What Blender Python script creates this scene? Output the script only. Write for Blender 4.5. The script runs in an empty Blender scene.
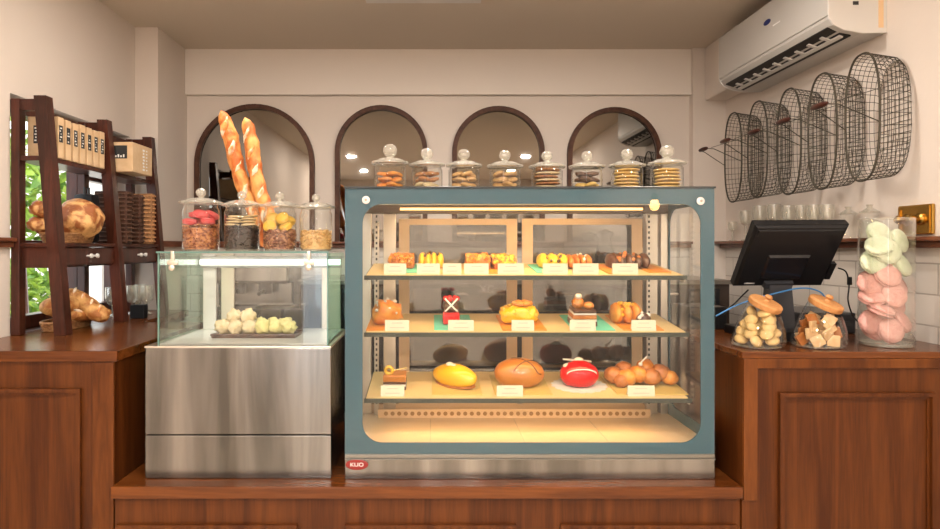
import bpy, bmesh, math, random
from mathutils import Vector, Matrix, noise
random.seed(7)
sc = bpy.context.scene
COL = sc.collection
PI = math.pi
F = 650.0            # focal length in px of a 940 px wide frame
CX, CY = 432.0, 248.0  # vanishing point in the frame
E = 1.45             # eye height
# ------------------------------------------------------------------ helpers
def X(px, D): return (px - CX) * D / F
def Zr(py, D): return E + (CY - py) * D / F
def P(px, py, D): return Vector((X(px, D), D, Zr(py, D)))

MATS = {}
def mat(name, col=(.5, .5, .5), rough=.5, metal=0., spec=.5, noise_col=None, nscale=8., stretch=(1, 1, 1), bump=0., bscale=40., coat=0., emit=None, estr=0., ramp=(.35, .65), sss=0., detail=4.):
    if name in MATS: return MATS[name]
    m = bpy.data.materials.new(name); m.use_nodes = True
    nt = m.node_tree; b = nt.nodes['Principled BSDF']
    b.inputs['Base Color'].default_value = (*col, 1)
    b.inputs['Roughness'].default_value = rough
    b.inputs['Metallic'].default_value = metal
    b.inputs['Specular IOR Level'].default_value = spec
    b.inputs['Coat Weight'].default_value = coat
    b.inputs['Coat Roughness'].default_value = .08
    if emit: b.inputs['Emission Color'].default_value = (*emit, 1); b.inputs['Emission Strength'].default_value = estr
    if noise_col or bump:
        tc = nt.nodes.new('ShaderNodeTexCoord'); mp = nt.nodes.new('ShaderNodeMapping')
        mp.inputs['Scale'].default_value = stretch
        nt.links.new(tc.outputs['Object'], mp.inputs['Vector'])
    if noise_col:
        n = nt.nodes.new('ShaderNodeTexNoise'); n.inputs['Scale'].default_value = nscale; n.inputs['Detail'].default_value = detail
        n.inputs['Distortion'].default_value = .4
        r = nt.nodes.new('ShaderNodeValToRGB')
        r.color_ramp.elements[0].position = ramp[0]; r.color_ramp.elements[1].position = ramp[1]
        r.color_ramp.elements[0].color = (*col, 1); r.color_ramp.elements[1].color = (*noise_col, 1)
        nt.links.new(mp.outputs[0], n.inputs['Vector']); nt.links.new(n.outputs[0], r.inputs[0]); nt.links.new(r.outputs[0], b.inputs['Base Color'])
    if bump:
        n2 = nt.nodes.new('ShaderNodeTexNoise'); n2.inputs['Scale'].default_value = bscale; n2.inputs['Detail'].default_value = 3
        bp = nt.nodes.new('ShaderNodeBump'); bp.inputs['Strength'].default_value = bump; bp.inputs['Distance'].default_value = .01
        nt.links.new(mp.outputs[0], n2.inputs['Vector']); nt.links.new(n2.outputs[0], bp.inputs['Height']); nt.links.new(bp.outputs[0], b.inputs['Normal'])
    MATS[name] = m
    return m

def glass(name, tint=(.97, .99, .98), base=.04, k=.75, power=4., rough=0., diff=0.):
    if name in MATS: return MATS[name]
    m = bpy.data.materials.new(name); m.use_nodes = True
    nt = m.node_tree; nt.nodes.clear()
    out = nt.nodes.new('ShaderNodeOutputMaterial'); mx = nt.nodes.new('ShaderNodeMixShader')
    t = nt.nodes.new('ShaderNodeBsdfTransparent'); t.inputs[0].default_value = (*tint, 1)
    g = nt.nodes.new('ShaderNodeBsdfGlossy'); g.inputs['Roughness'].default_value = rough; g.inputs[0].default_value = (1, 1, 1, 1)
    lw = nt.nodes.new('ShaderNodeLayerWeight'); lw.inputs[0].default_value = .5
    p = nt.nodes.new('ShaderNodeMath'); p.operation = 'POWER'; p.inputs[1].default_value = power
    q = nt.nodes.new('ShaderNodeMath'); q.operation = 'MULTIPLY_ADD'; q.inputs[1].default_value = k; q.inputs[2].default_value = base
    nt.links.new(lw.outputs['Facing'], p.inputs[0]); nt.links.new(p.outputs[0], q.inputs[0]); nt.links.new(q.outputs[0], mx.inputs[0])
    nt.links.new(t.outputs[0], mx.inputs[1]); nt.links.new(g.outputs[0], mx.inputs[2]); nt.links.new(mx.outputs[0], out.inputs[0])
    if diff:
        d = nt.nodes.new('ShaderNodeBsdfDiffuse'); d.inputs[0].default_value = (.8, .76, .66, 1); m2 = nt.nodes.new('ShaderNodeMixShader'); m2.inputs[0].default_value = diff
        nt.links.new(mx.outputs[0], m2.inputs[1]); nt.links.new(d.outputs[0], m2.inputs[2]); nt.links.new(m2.outputs[0], out.inputs[0])
    MATS[name] = m
    return m

def brick_mat(name, axes, c=(.62, .56, .5), mortar=(.42, .37, .32)):
    m = bpy.data.materials.new(name); m.use_nodes = True
    nt = m.node_tree; b = nt.nodes['Principled BSDF']
    tc = nt.nodes.new('ShaderNodeTexCoord'); sx = nt.nodes.new('ShaderNodeSeparateXYZ'); cb = nt.nodes.new('ShaderNodeCombineXYZ')
    nt.links.new(tc.outputs['Object'], sx.inputs[0]); nt.links.new(sx.outputs[axes[0]], cb.inputs[0]); nt.links.new(sx.outputs[axes[1]], cb.inputs[1])
    br = nt.nodes.new('ShaderNodeTexBrick'); br.inputs['Scale'].default_value = 1.; br.inputs['Brick Width'].default_value = .2; br.inputs['Row Height'].default_value = .1
    br.inputs['Mortar Size'].default_value = .003; br.inputs['Mortar Smooth'].default_value = .3
    br.inputs['Color1'].default_value = (*c, 1); br.inputs['Color2'].default_value = (c[0]*1.04, c[1]*1.04, c[2]*1.03, 1); br.inputs['Mortar'].default_value = (*mortar, 1)
    nt.links.new(cb.outputs[0], br.inputs['Vector']); nt.links.new(br.outputs['Color'], b.inputs['Base Color'])
    bp = nt.nodes.new('ShaderNodeBump'); bp.inputs['Strength'].default_value = .5; bp.inputs['Distance'].default_value = .004; bp.invert = True
    nt.links.new(br.outputs['Fac'], bp.inputs['Height']); nt.links.new(bp.outputs[0], b.inputs['Normal'])
    b.inputs['Roughness'].default_value = .18
    return m

def wood(name, dark, light, grain=(14, 14, 1.2), rough=.32, scale=3., coat=.25):
    if name in MATS: return MATS[name]
    m = bpy.data.materials.new(name); m.use_nodes = True
    nt = m.node_tree; b = nt.nodes['Principled BSDF']
    tc = nt.nodes.new('ShaderNodeTexCoord'); mp = nt.nodes.new('ShaderNodeMapping'); mp.inputs['Scale'].default_value = grain
    n = nt.nodes.new('ShaderNodeTexNoise'); n.inputs['Scale'].default_value = scale; n.inputs['Detail'].default_value = 6; n.inputs['Distortion'].default_value = 1.0
    n2 = nt.nodes.new('ShaderNodeTexNoise'); n2.inputs['Scale'].default_value = scale*9; n2.inputs['Detail'].default_value = 3
    ad = nt.nodes.new('ShaderNodeMath'); ad.operation = 'MULTIPLY_ADD'; ad.inputs[1].default_value = .35
    r = nt.nodes.new('ShaderNodeValToRGB'); r.color_ramp.elements[0].position = .5; r.color_ramp.elements[1].position = .85
    r.color_ramp.elements[0].color = (*dark, 1); r.color_ramp.elements[1].color = (*light, 1)
    nt.links.new(tc.outputs['Object'], mp.inputs[0]); nt.links.new(mp.outputs[0], n.inputs['Vector']); nt.links.new(mp.outputs[0], n2.inputs['Vector'])
    nt.links.new(n2.outputs[0], ad.inputs[0]); nt.links.new(n.outputs[0], ad.inputs[2]); nt.links.new(ad.outputs[0], r.inputs[0]); nt.links.new(r.outputs[0], b.inputs['Base Color'])
    b.inputs['Roughness'].default_value = rough; b.inputs['Specular IOR Level'].default_value = .22; b.inputs['Coat Weight'].default_value = coat; b.inputs['Coat Roughness'].default_value = .15
    MATS[name] = m
    return m

class M:
    """collects shapes of one mesh"""
    def __init__(s): s.bm = bmesh.new()
    def box(s, x0, x1, y0, y1, z0, z1, bev=0., rot=None, piv=None):
        r = bmesh.ops.create_cube(s.bm, size=1)
        v = r['verts']
        c = Vector(((x0+x1)/2, (y0+y1)/2, (z0+z1)/2))
        for q in v: q.co = Vector((q.co.x*(x1-x0), q.co.y*(y1-y0), q.co.z*(z1-z0))) + c
        if bev:
            ed = list({e for q in v for e in q.link_edges})
            rb = bmesh.ops.bevel(s.bm, geom=ed, offset=bev, segments=2, affect='EDGES', profile=.6)
            v = list({q for f in rb['faces'] for q in f.verts} | {q for q in v if q.is_valid})
        if rot is not None:
            pv = Vector(piv) if piv is not None else c
            for q in v: q.co = rot @ (q.co - pv) + pv
        return v
    def ico(s, c, r, sub=2, amp=0., freq=3., seed=0, rot=None, flat=None):
        v = bmesh.ops.create_icosphere(s.bm, subdivisions=sub, radius=1)['verts']
        if not hasattr(r, '__len__'): r = (r, r, r)
        c = Vector(c)
        for q in v:
            n = q.co.normalized()
            d = 1 + (amp*noise.noise(n*freq + Vector((seed*7.3, seed*3.1, seed))) if amp else 0)
            p = Vector((n.x*r[0], n.y*r[1], n.z*r[2]))*d
            if flat is not None and p.z < -flat*r[2]: p.z = -flat*r[2]
            if rot is not None: p = rot @ p
            q.co = p + c
        return v
    def lathe(s, prof, c=(0, 0, 0), n=24, rot=None, cap=True):
        rings = []
        c = Vector(c)
        for (r, z) in prof:
            ring = []
            for i in range(n):
                a = 2*PI*i/n; p = Vector((r*math.cos(a), r*math.sin(a), z))
                if rot is not None: p = rot @ p
                ring.append(s.bm.verts.new(p + c))
            rings.append(ring)
        for a, b in zip(rings, rings[1:]):
            for i in range(n): s.bm.faces.new((a[i], a[(i+1) % n], b[(i+1) % n], b[i]))
        if cap:
            if prof[0][0] > 1e-4: s.bm.faces.new(list(reversed(rings[0])))
            if prof[-1][0] > 1e-4: s.bm.faces.new(rings[-1])
        return rings
    def tube(s, pts, r, n=8, closed=False, cap=True):
        pts = [Vector(p) for p in pts]; m = len(pts)
        rr = r if hasattr(r, '__len__') else [r]*m
        rings = []; prev = None
        for i, p in enumerate(pts):
            if closed: t = pts[(i+1) % m] - pts[i-1]
            else: t = pts[min(i+1, m-1)] - pts[max(i-1, 0)]
            if t.length < 1e-9: t = Vector((0, 0, 1))
            t.normalize()
            if prev is None:
                u = t.cross(Vector((0, 0, 1)))
                if u.length < .1: u = t.cross(Vector((1, 0, 0)))
            else:
                u = prev - t*prev.dot(t)
                if u.length < 1e-6: u = t.cross(Vector((1, 0, 0)))
            u.normalize(); prev = u; w = t.cross(u)
            rings.append([s.bm.verts.new(p + (u*math.cos(2*PI*k/n) + w*math.sin(2*PI*k/n))*rr[i]) for k in range(n)])
        seq = list(zip(rings, rings[1:])) + ([(rings[-1], rings[0])] if closed else [])
        for a, b in seq:
            for k in range(n): s.bm.faces.new((a[k], a[(k+1) % n], b[(k+1) % n], b[k]))
        if cap and not closed and n > 2: s.bm.faces.new(list(reversed(rings[0]))); s.bm.faces.new(rings[-1])
    def prism(s, pts, fn, a, b):
        """pts 2D outline; fn(u,v,t) -> world"""
        A = [s.bm.verts.new(fn(u, v, a)) for u, v in pts]; B_ = [s.bm.verts.new(fn(u, v, b)) for u, v in pts]
        n = len(pts)
        s.bm.faces.new(A); s.bm.faces.new(list(reversed(B_)))
        for i in range(n): s.bm.faces.new((A[i], B_[i], B_[(i+1) % n], A[(i+1) % n]))
    def ring(s, outer, inner, fn, a, b, closed=True):
        n = len(outer)
        L = [[s.bm.verts.new(fn(u, v, t)) for u, v in pts] for pts, t in ((outer, a), (inner, a), (inner, b), (outer, b))]
        for i in range(n if closed else n-1):
            j = (i+1) % n
            for k in range(4):
                A, B_ = L[k], L[(k+1) % 4]
                s.bm.faces.new((A[i], A[j], B_[j], B_[i]))
        if not closed:
            s.bm.faces.new([l[0] for l in L]); s.bm.faces.new([l[-1] for l in L][::-1])

def origin_of(o):
    v = Vector((0, 0, 0))
    while o is not None: v += o.location; o = o.parent
    return v
def tag(o, label=None, cat=None, group=None, kind=None):
    if label: o['label'] = label
    if cat: o['category'] = cat
    if group: o['group'] = group
    if kind: o['kind'] = kind
    return o
def build(name, mm, material, parent=None, smooth=False, base=None):
    bm = mm.bm
    bmesh.ops.recalc_face_normals(bm, faces=bm.faces)
    me = bpy.data.meshes.new(name)
    if parent is not None: off = origin_of(parent)
    else:
        if base is None:
            xs = [v.co for v in bm.verts]
            off = Vector(((min(v.x for v in xs)+max(v.x for v in xs))/2, (min(v.y for v in xs)+max(v.y for v in xs))/2, min(v.z for v in xs)))
        else: off = Vector(base)
    bmesh.ops.translate(bm, verts=bm.verts, vec=-off)
    bm.to_mesh(me); bm.free()
    me.materials.append(material)
    if smooth:
        for p in me.polygons: p.use_smooth = True
        if smooth != 'all':
            bmm = bmesh.new(); bmm.from_mesh(me)
            for e in bmm.edges:
                if len(e.link_faces) == 2 and e.calc_face_angle(0) > .7: e.smooth = False
            bmm.to_mesh(me); bmm.free()
    o = bpy.data.objects.new(name, me); COL.objects.link(o)
    if parent is not None: o.parent = parent
    else: o.location = off
    return o
def thing(name, label, cat, loc=(0, 0, 0), rz=0., rx=0., group=None, ry=0.):
    o = bpy.data.objects.new(name, None); COL.objects.link(o); o.empty_display_size = .05
    o.location = loc; o['_r'] = (rx, ry, rz)
    tag(o, label, cat, group)
    return o
def finish(o):
    r = o.get('_r')
    if r is not None:
        o.rotation_euler = tuple(r); del o['_r']
def kids(o): return [c for c in KC.get(o.name, [])]
KC = {}
def copy_tree(o, loc=None, rot=None, label=None, group=None, parent=None):
    c = o.copy(); COL.objects.link(c)
    if parent is not None: c.parent = parent
    for ch in [q for q in COL.objects if q.parent == o]: copy_tree(ch, parent=c)
    if loc is not None: c.location = loc
    if rot is not None:
        c.rotation_euler = rot
        if '_r' in c: del c['_r']
    if label: c['label'] = label
    if group: c['group'] = group
    return c
def textmesh(name, txt, size, material, parent, M4, extrude=.0004):
    cu = bpy.data.curves.new(name, 'FONT'); cu.body = txt; cu.size = size; cu.extrude = extrude; cu.align_x = 'CENTER'; cu.align_y = 'CENTER'
    t = bpy.data.objects.new(name+'_tmp', cu); COL.objects.link(t)
    dg = bpy.context.evaluated_depsgraph_get()
    me = bpy.data.meshes.new_from_object(t.evaluated_get(dg)); bpy.data.objects.remove(t)
    me.name = name; me.transform(Matrix.Translation(-origin_of(parent)) @ M4); me.materials.clear(); me.materials.append(material)
    o = bpy.data.objects.new(name, me); COL.objects.link(o); o.parent = parent
    return o
def Ry(a): return Matrix.Rotation(a, 3, 'Y')
def Rx(a): return Matrix.Rotation(a, 3, 'X')
def Rz(a): return Matrix.Rotation(a, 3, 'Z')
FRONT4 = lambda p: Matrix.Translation(p) @ Matrix.Rotation(PI/2, 4, 'X')   # text facing the camera

# ------------------------------------------------------------------ materials
m_wall = mat('painted_wall', (.66, .575, .505), .6, bump=.05, bscale=60, noise_col=(.63, .55, .48), nscale=1.5)
m_ceil = mat('ceiling_paint', (.62, .53, .43), .7)
m_white = mat('white_paint', (.72, .65, .58), .5)
m_floor = mat('floor_tile', (.55, .47, .38), .3, noise_col=(.60, .52, .43), nscale=3)
m_frame = wood('arch_wood', (.055, .022, .012), (.10, .042, .024), (6, 6, 6), .5, coat=0.)
m_rail = wood('rail_wood', (.10, .03, .014), (.20, .07, .033), (2, 2, 12), .3)
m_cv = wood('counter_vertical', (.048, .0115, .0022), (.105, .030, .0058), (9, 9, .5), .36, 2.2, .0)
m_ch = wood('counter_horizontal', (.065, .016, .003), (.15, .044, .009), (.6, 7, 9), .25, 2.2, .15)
m_rack = wood('rack_wood', (.03, .009, .005), (.085, .022, .012), (8, 8, 1), .3)
m_dark = mat('dark_gap', (.012, .009, .007), .6)
m_steel = mat('brushed_steel', (.115, .11, .10), .22, 1., noise_col=(.33, .315, .30), nscale=3, stretch=(2.6, 2.6, .2), bump=.2, bscale=3, ramp=(.35, .62))
m_steelw = mat('warm_steel', (.62, .56, .48), .35, 1.)
m_doorfr = mat('beige_steel', (.55, .40, .26), .4, .1)
m_teal = mat('teal_border', (0.02371, 0.07295, 0.099), .25, 0, .3)
m_glass = glass('clear_glass', (.975, .99, .985), .035, .5)
m_frontglass = glass('front_glass', (.985, .995, .99), .022, .4)
m_glassg = glass('green_glass', (.72, .90, .83), .05, .45)
m_jar = glass('jar_glass', (.965, .975, .965), .05, .7, 2.5)
m_lidg = glass('lid_glass', (.80, .79, .73), .16, .7, 1.6, .12, .16)
m_edge = mat('glass_edge', (.10, .19, .16), .15)
m_shelfedge = mat('shelf_edge', (.035, .04, .03), .4, 0., .3)
m_liner = mat('shelf_liner', (.66, .46, .20), .45)
m_black = mat('black_plastic', (.006, .006, .007), .4, 0., .3)
m_black2 = mat('black_gloss', (.008, .008, .01), .15)
m_kraft = mat('kraft_paper', (.60, .40, .22), .8, noise_col=(.66, .46, .27), nscale=30)
m_paper = mat('card_paper', (0.5576, 0.5129, 0.3666), .6)
m_ink = mat('ink', (.02, .02, .02), .6)
m_greyink = mat('grey_ink', (.35, .3, .22), .6)
m_whiteink = mat('white_ink', (.8, .78, .74), .6)
m_brass = mat('brass', (.55, .33, .08), .22, 1.)
m_wire = mat('basket_wire', (.055, .045, .03), .6, .1, .3)
m_grip = wood('grip_wood', (.035, .01, .006), (.07, .02, .012), (6, 6, 6), .4)
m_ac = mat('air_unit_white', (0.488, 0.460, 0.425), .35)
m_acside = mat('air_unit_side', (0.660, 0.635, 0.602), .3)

# ------------------------------------------------------------------ setting
YB, XL, XR, CE = 3.59, -1.467, 1.6, E+1.09
YF = -3.2
ZC = E - .304     # counter top
ZL = E - .699     # ledge top
RT = E + .036     # rail top
def S(name, mm, m): return tag(build(name, mm, m), kind='structure')
q = M(); q.box(XL-.6, XR+.2, YF-.1, YB+.2, -.1, 0); S('floor', q, m_floor)
q = M(); q.box(XL-.2, XR+.2, YF-.1, YB+.2, CE, CE+.1); S('ceiling', q, m_ceil)
q = M(); q.box(XL, XR, YB, YB+.12, RT-.01, CE); S('wall_back', q, m_wall)
q = M(); q.box(XL, XR, YB, YB+.12, 0, RT-.01)
o = S('wall_back_tiles', q, brick_mat('tile_back', ('X', 'Z'))); o.name = 'wall_back.001'
WY0, WY1, WZ0, WZ1 = 2.26, 3.16, ZC, E+.54
q = M()
q.box(XL-.14, XL, YF, WY0, 0, CE); q.box(XL-.14, XL, WY1, YB+.12, 0, CE); q.box(XL-.14, XL, WY0, WY1, WZ1, CE); q.box(XL-.14, XL, WY0, WY1, 0, WZ0-.03)
S('wall_left', q, m_wall)
q = M(); q.box(XL, -1.353, 3.21, YB, 0, CE); tag(build('trim_1', q, m_wall), kind='structure')   # column at the back left
q = M(); q.box(1.421, XR, 3.54, YB, 0, CE); tag(build('trim_2', q, m_wall), kind='structure')
q = M(); q.box(-1.353, 1.421, 3.558, YB, E+.84, CE, .004); tag(build('trim_3', q, m_white), kind='structure')   # beam over the arches
q = M(); q.box(XR, XR+.12, YF, YB+.12, RT-.01, CE); S('wall_right', q, m_wall)
q = M(); q.box(XR, XR+.12, YF, YB+.12, 0, RT-.01); S('wall_right', q, brick_mat('tile_right', ('Y', 'Z')))
# shop front behind the camera: wall with two big openings to the street
q = M()
def arch_fn(u, v, t): return Vector((u, t, v))
q.box(XL, -1.44, YF-.12, YF, 0, CE); q.box(-.98, XR, YF-.12, YF, 0, CE); q.box(-1.44, -.98, YF-.12, YF, 2.25, CE)
S('wall_front', q, m_wall)
# rails (ledge mouldings)
q = M(); q.box(-1.353, 1.421, 3.535, YB, RT-.014, RT, .004); q.box(-1.353, 1.421, 3.56, YB, RT-.034, RT-.014, .003)
S('trim_4', q, m_rail)
q = M(); q.box(1.53, XR, 1.2, 3.54, RT-.014, RT, .004); q.box(1.565, XR, 1.2, 3.54, RT-.036, RT-.014, .004)
S('trim_5', q, m_rail)
q = M(); q.box(XL, XL+.03, 1.2, WY0-.005, RT-.014, RT, .004); q.box(XL, XL+.018, 1.2, WY0-.005, RT-.034, RT-.014, .003)
q.box(-1.353-.0, -1.335, 3.19, YB, RT-.03, RT); q.box(XL, -1.335, 3.19, 3.21, RT-.03, RT)
S('trim_6', q, m_rail)

# arched mirrors on the back wall
m_mirror = mat('grey_mirror', (.25, .235, .215), .02, 1.)
def archpts(hw, zt, z0, n=28):
    zs = zt - hw
    return [(-hw, z0)] + [(hw*-math.cos(PI*i/n), zs + hw*math.sin(PI*i/n)) for i in range(n+1)] + [(hw, z0)]
for cx, hw, zt, lab in ((255.5, .329, .79, 'wide arched wall mirror in brown frame behind the baguettes, widest of four'),
                        (381.5, .254, .784, 'arched wall mirror in thin brown frame just right of the widest arch'),
                        (498, .254, .779, 'arched wall mirror in thin brown frame, third arch from the left'),
                        (613.5, .258, .773, 'arched wall mirror in thin brown frame nearest the wire baskets')):
    xc = X(cx, YB)
    t = thing('arched_mirror', lab, 'mirror', (xc, YB-.012, RT), group='arched mirrors on the back wall')
    fn = lambda u, v, tt: Vector((xc+u, tt, v))
    q = M(); q.ring(archpts(hw, E+zt, RT), archpts(hw-.026, E+zt-.026, RT), fn, YB-.03, YB-.001, closed=False); build('frame', q, m_frame, t)
    q = M(); q.prism(archpts(hw-.025, E+zt-.025, RT), fn, YB-.012, YB-.004); build('mirror_pane', q, m_mirror, t)

# left window: frame, mullion, pane, sill
q = M()
xw = XL-.11
for a, b_, c, d in ((WY0, WY0+.04, WZ0, WZ1), (WY1-.04, WY1, WZ0, WZ1), (2.80, 2.84, WZ0, WZ1)): q.box(xw, xw+.05, a, b_, c, d, .004)
for c, d in ((WZ0, WZ0+.05), (WZ1-.05, WZ1)): q.box(xw, xw+.05, WY0, WY1, c, d, .004)
q.box(xw, xw+.05, 2.84, WY1, E+.30, E+.335, .004); q.box(xw+.01, xw+.04, 2.26, 2.8, E-.0, E+.03, .004)
wn = S('window_1', q, m_rack)
q = M(); q.box(xw+.02, xw+.026, WY0+.02, WY1-.02, WZ0+.02, WZ1-.02); build('pane', q, m_glass, wn)
q = M(); q.box(XL-.14, XL, WY0, WY1, WZ0-.03, WZ0); S('trim_7', q, m_frame)

# outside the left window: hedge trees and a pale building
m_leaf = mat('leaf_green', (.10, .22, .02), .5, noise_col=(.35, .5, .06), nscale=14, ramp=(.4, .6))
for k, (cx_, cy_, cz, r, lab) in enumerate(((-2.62, 4.1, 1.82, .36, 'bright green leafy tree outside the window, the lower one beside the rolls'), (-3.15, 5.0, 1.05, .33, 'green leafy shrub outside the window, low behind the bread'), (-3.9, 5.6, 2.2, .5, 'green leafy tree outside the window, tallest one'))):
    t = thing('leafy_tree', lab, 'tree', (cx_, cy_, 0), group='trees outside the window')
    q = M()
    for i in range(300):
        v = Vector((random.gauss(0, 1), random.gauss(0, 1), random.gauss(0, 1))).normalized()*r*random.uniform(.5, 1)
        c = Vector((cx_, cy_, cz)) + v; rot = Matrix.Rotation(random.uniform(0, 6), 3, 'X') @ Matrix.Rotation(random.uniform(0, 6), 3, 'Z')
        pts = [rot @ Vector(w) for w in ((-.07, 0, 0), (0, .03, .01), (.07, 0, 0), (0, -.03, .01))]
        q.bm.faces.new([q.bm.verts.new(c+w) for w in pts])
    build('foliage', q, m_leaf, t)
    q = M(); q.tube([(cx_, cy_, 0), (cx_+.03, cy_, cz*.5), (cx_, cy_, cz)], [.06, .05, .03]); build('trunk', q, m_frame, t); finish(t)
q = M(); q.box(-6.5, -6.2, 1.5, 16, -.1, 3.2); q.box(-6.25, -6.15, 1.5, 16, 1.3, 1.4)
tag(build('street_building', q, m_white), 'pale street building seen beyond the leafy trees outside', 'building')
q = M(); q.box(-8, XL-.6, -2, 16, -.15, -.1); S('trim_8', q, m_white)

# ------------------------------------------------------------------ counters
m_border = wood('counter_border', (.062, .016, .003), (.14, .042, .0085), (7, 7, .8), .3, 2., .0)
YC = 1.918
def moulding(q, x0, x1, z0, z1, y, w=.012, d=.008):
    q.ring([(x0, z0), (x1, z0), (x1, z1), (x0, z1)], [(x0+w, z0+w), (x1-w, z0+w), (x1-w, z1-w), (x0+w, z1-w)], lambda u, v, t: Vector((u, t, v)), y-d*1.7, y+.002)
    g = w*1.05; q.ring([(x0+g, z0+g), (x1-g, z0+g), (x1-g, z1-g), (x0+g, z1-g)], [(x0+g+.008, z0+g+.008), (x1-g-.008, z0+g+.008), (x1-g-.008, z1-g-.008), (x0+g+.008, z1-g-.008)], lambda u, v, t: Vector((u, t, v)), y-d*.6, y+.002)
# left counter
XLc = -.93
t = thing('service_counter', 'brown wooden counter at left carrying the ladder rack, panelled front', 'counter', ((XL+XLc)/2, 2.3, 0), group=None)
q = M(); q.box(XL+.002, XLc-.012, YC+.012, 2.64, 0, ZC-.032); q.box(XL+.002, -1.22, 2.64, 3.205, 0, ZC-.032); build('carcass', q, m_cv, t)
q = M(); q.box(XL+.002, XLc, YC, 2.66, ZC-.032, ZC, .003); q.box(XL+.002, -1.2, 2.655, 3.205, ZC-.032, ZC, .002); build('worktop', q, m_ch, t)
q = M(); xa = X(80, YC); moulding(q, XL-.25+.27, xa, .35, Zr(389, YC), YC+.012); build('panel_moulding', q, m_cv, t)
q = M(); q.box(XLc-.075, XLc-.012, YC+.004, YC+.012, 0, ZC-.034, .002); build('corner_post', q, m_border, t)
# right counter
XRc = X(744, 1.9)
YR = 1.9
t = thing('service_counter', 'brown wooden counter at right carrying the till, panelled front', 'counter', ((XR+XRc)/2, 2.3, 0))
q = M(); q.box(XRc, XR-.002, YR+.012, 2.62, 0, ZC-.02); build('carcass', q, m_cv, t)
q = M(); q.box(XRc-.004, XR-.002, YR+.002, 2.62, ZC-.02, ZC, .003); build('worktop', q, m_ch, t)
q = M(); bw = .04
q.box(XRc, XRc+bw, YR, YR+.012, ZL-.04, ZC-.02, .0015); build('corner_post', q, m_border, t)
q = M(); q.box(XRc+bw, XR-.002, YR, YR+.012, ZC-.02-.028, ZC-.02, .0015); build('top_rail', q, m_border, t)
q = M(); moulding(q, X(780, YR), X(936, YR), .3, Zr(393, YR), YR+.012, .012, .009); build('panel_moulding', q, m_cv, t)
# low ledge between them
t = thing('display_ledge', 'low brown wooden ledge under both display cases', 'counter', (0, 2.2, 0))
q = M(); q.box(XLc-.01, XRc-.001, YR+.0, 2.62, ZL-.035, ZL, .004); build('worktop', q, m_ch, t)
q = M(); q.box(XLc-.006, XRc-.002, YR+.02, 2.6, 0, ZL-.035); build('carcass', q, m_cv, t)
for a, b_ in ((118, 298), (345, 516), (560, 735)):
    q = M(); moulding(q, X(a, 1.92), X(b_, 1.92), .2, Zr(523.5, 1.92), YR+.02); build('panel_moulding', q, m_cv, t)

# ------------------------------------------------------------------ big display case
FR = 1.967; BK = 2.37
xl, xr = X(345, FR), X(714.5, FR)
zt = Zr(186.5, FR)
case = thing('display_case', 'large glass cake display case with teal frame and steel base', 'display case', ((xl+xr)/2, (FR+BK)/2, ZL))
zb = Zr(458, FR)       # steel base top
zf = E-.597            # inner floor
q = M(); q.box(xl, xr, FR-.004, BK+.01, ZL, zb-.003, .002); build('base', q, m_steel, case)
q = M(); q.box(xl, xr, FR-.008, FR, zb-.003, zb, .001); q.box(xl, xr, FR-.004, FR+.02, zb, zb+.012, .002); build('base_trim', q, mat('trim_grey', (.25, .24, .22), .3, 1.), case)
q = M(); q.box(xl+.005, xr-.005, FR+.012, BK, zb-.003, zf); build('floor_panel', q, mat('case_floor', (.55, .40, .24), .3, .1), case)
for px_ in (430, 520, 600):
    q = M(); q.box(X(px_, 2.1), X(px_, 2.1)+.002, FR+.03, 2.27, zf, zf+.0006); build('floor_seam', q, m_greyink, case)
def rrect(x0, x1, z0, z1, r, angs):
    cx_, cz_ = (x0+x1)/2, (z0+z1)/2; out = []
    for a in angs:
        dx, dz = math.cos(a), math.sin(a)
        lo, hi = 0, 5
        for _ in range(40):
            mid = (lo+hi)/2; x, z = cx_+dx*mid, cz_+dz*mid
            ins = x0 <= x <= x1 and z0 <= z <= z1
            if ins and r > 0:
                ux = max(abs(x-cx_) - ((x1-x0)/2-r), 0); uz = max(abs(z-cz_) - ((z1-z0)/2-r), 0)
                ins = ux*ux+uz*uz <= r*r
            if ins: lo = mid
            else: hi = mid
        out.append((cx_+dx*lo, cz_+dz*lo))
    return out
def border(q, x0, x1, z0, z1, ix0, ix1, iz0, iz1, r, fn, a, b):
    w, h = (x1-x0)/2, (z1-z0)/2; icx, icz = (ix0+ix1)/2, (iz0+iz1)/2
    angs = [2*PI*i/96+.001 for i in range(96)]
    # dense samples; then outer points through the inner centre so that corners are kept
    def outer(a):
        dx, dz = math.cos(a), math.sin(a); ts = []
        if dx > 1e-9: ts.append((x1-icx)/dx)
        if dx < -1e-9: ts.append((x0-icx)/dx)
        if dz > 1e-9: ts.append((z1-icz)/dz)
        if dz < -1e-9: ts.append((z0-icz)/dz)
        t = min(ts); return (icx+dx*t, icz+dz*t)
    for X_, Z_ in ((x0, z0), (x1, z0), (x1, z1), (x0, z1)): angs.append(math.atan2(Z_-icz, X_-icx) % (2*PI))
    for sx, sz in ((1, 1), (1, -1), (-1, 1), (-1, -1)):
        for k in range(13):
            th = PI/2*k/12
            px_ = sx*((ix1-ix0)/2-r + r*math.cos(th)); pz_ = sz*((iz1-iz0)/2-r + r*math.sin(th)); angs.append(math.atan2(pz_, px_) % (2*PI))
    angs = sorted(set(round(a, 6) for a in angs))
    q.ring([outer(a) for a in angs], rrect(ix0, ix1, iz0, iz1, r, angs), fn, a, b)
fxz = lambda u, v, t: Vector((u, t, v))
fyz = lambda u, v, t: Vector((t, u, v))
q = M(); border(q, xl, xr, zb+.012, zt-.006, X(362.5, FR), X(701, FR), Zr(443, FR), Zr(204, FR), .06, fxz, FR+.001, FR+.006); build('front_border', q, m_teal, case)
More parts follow.
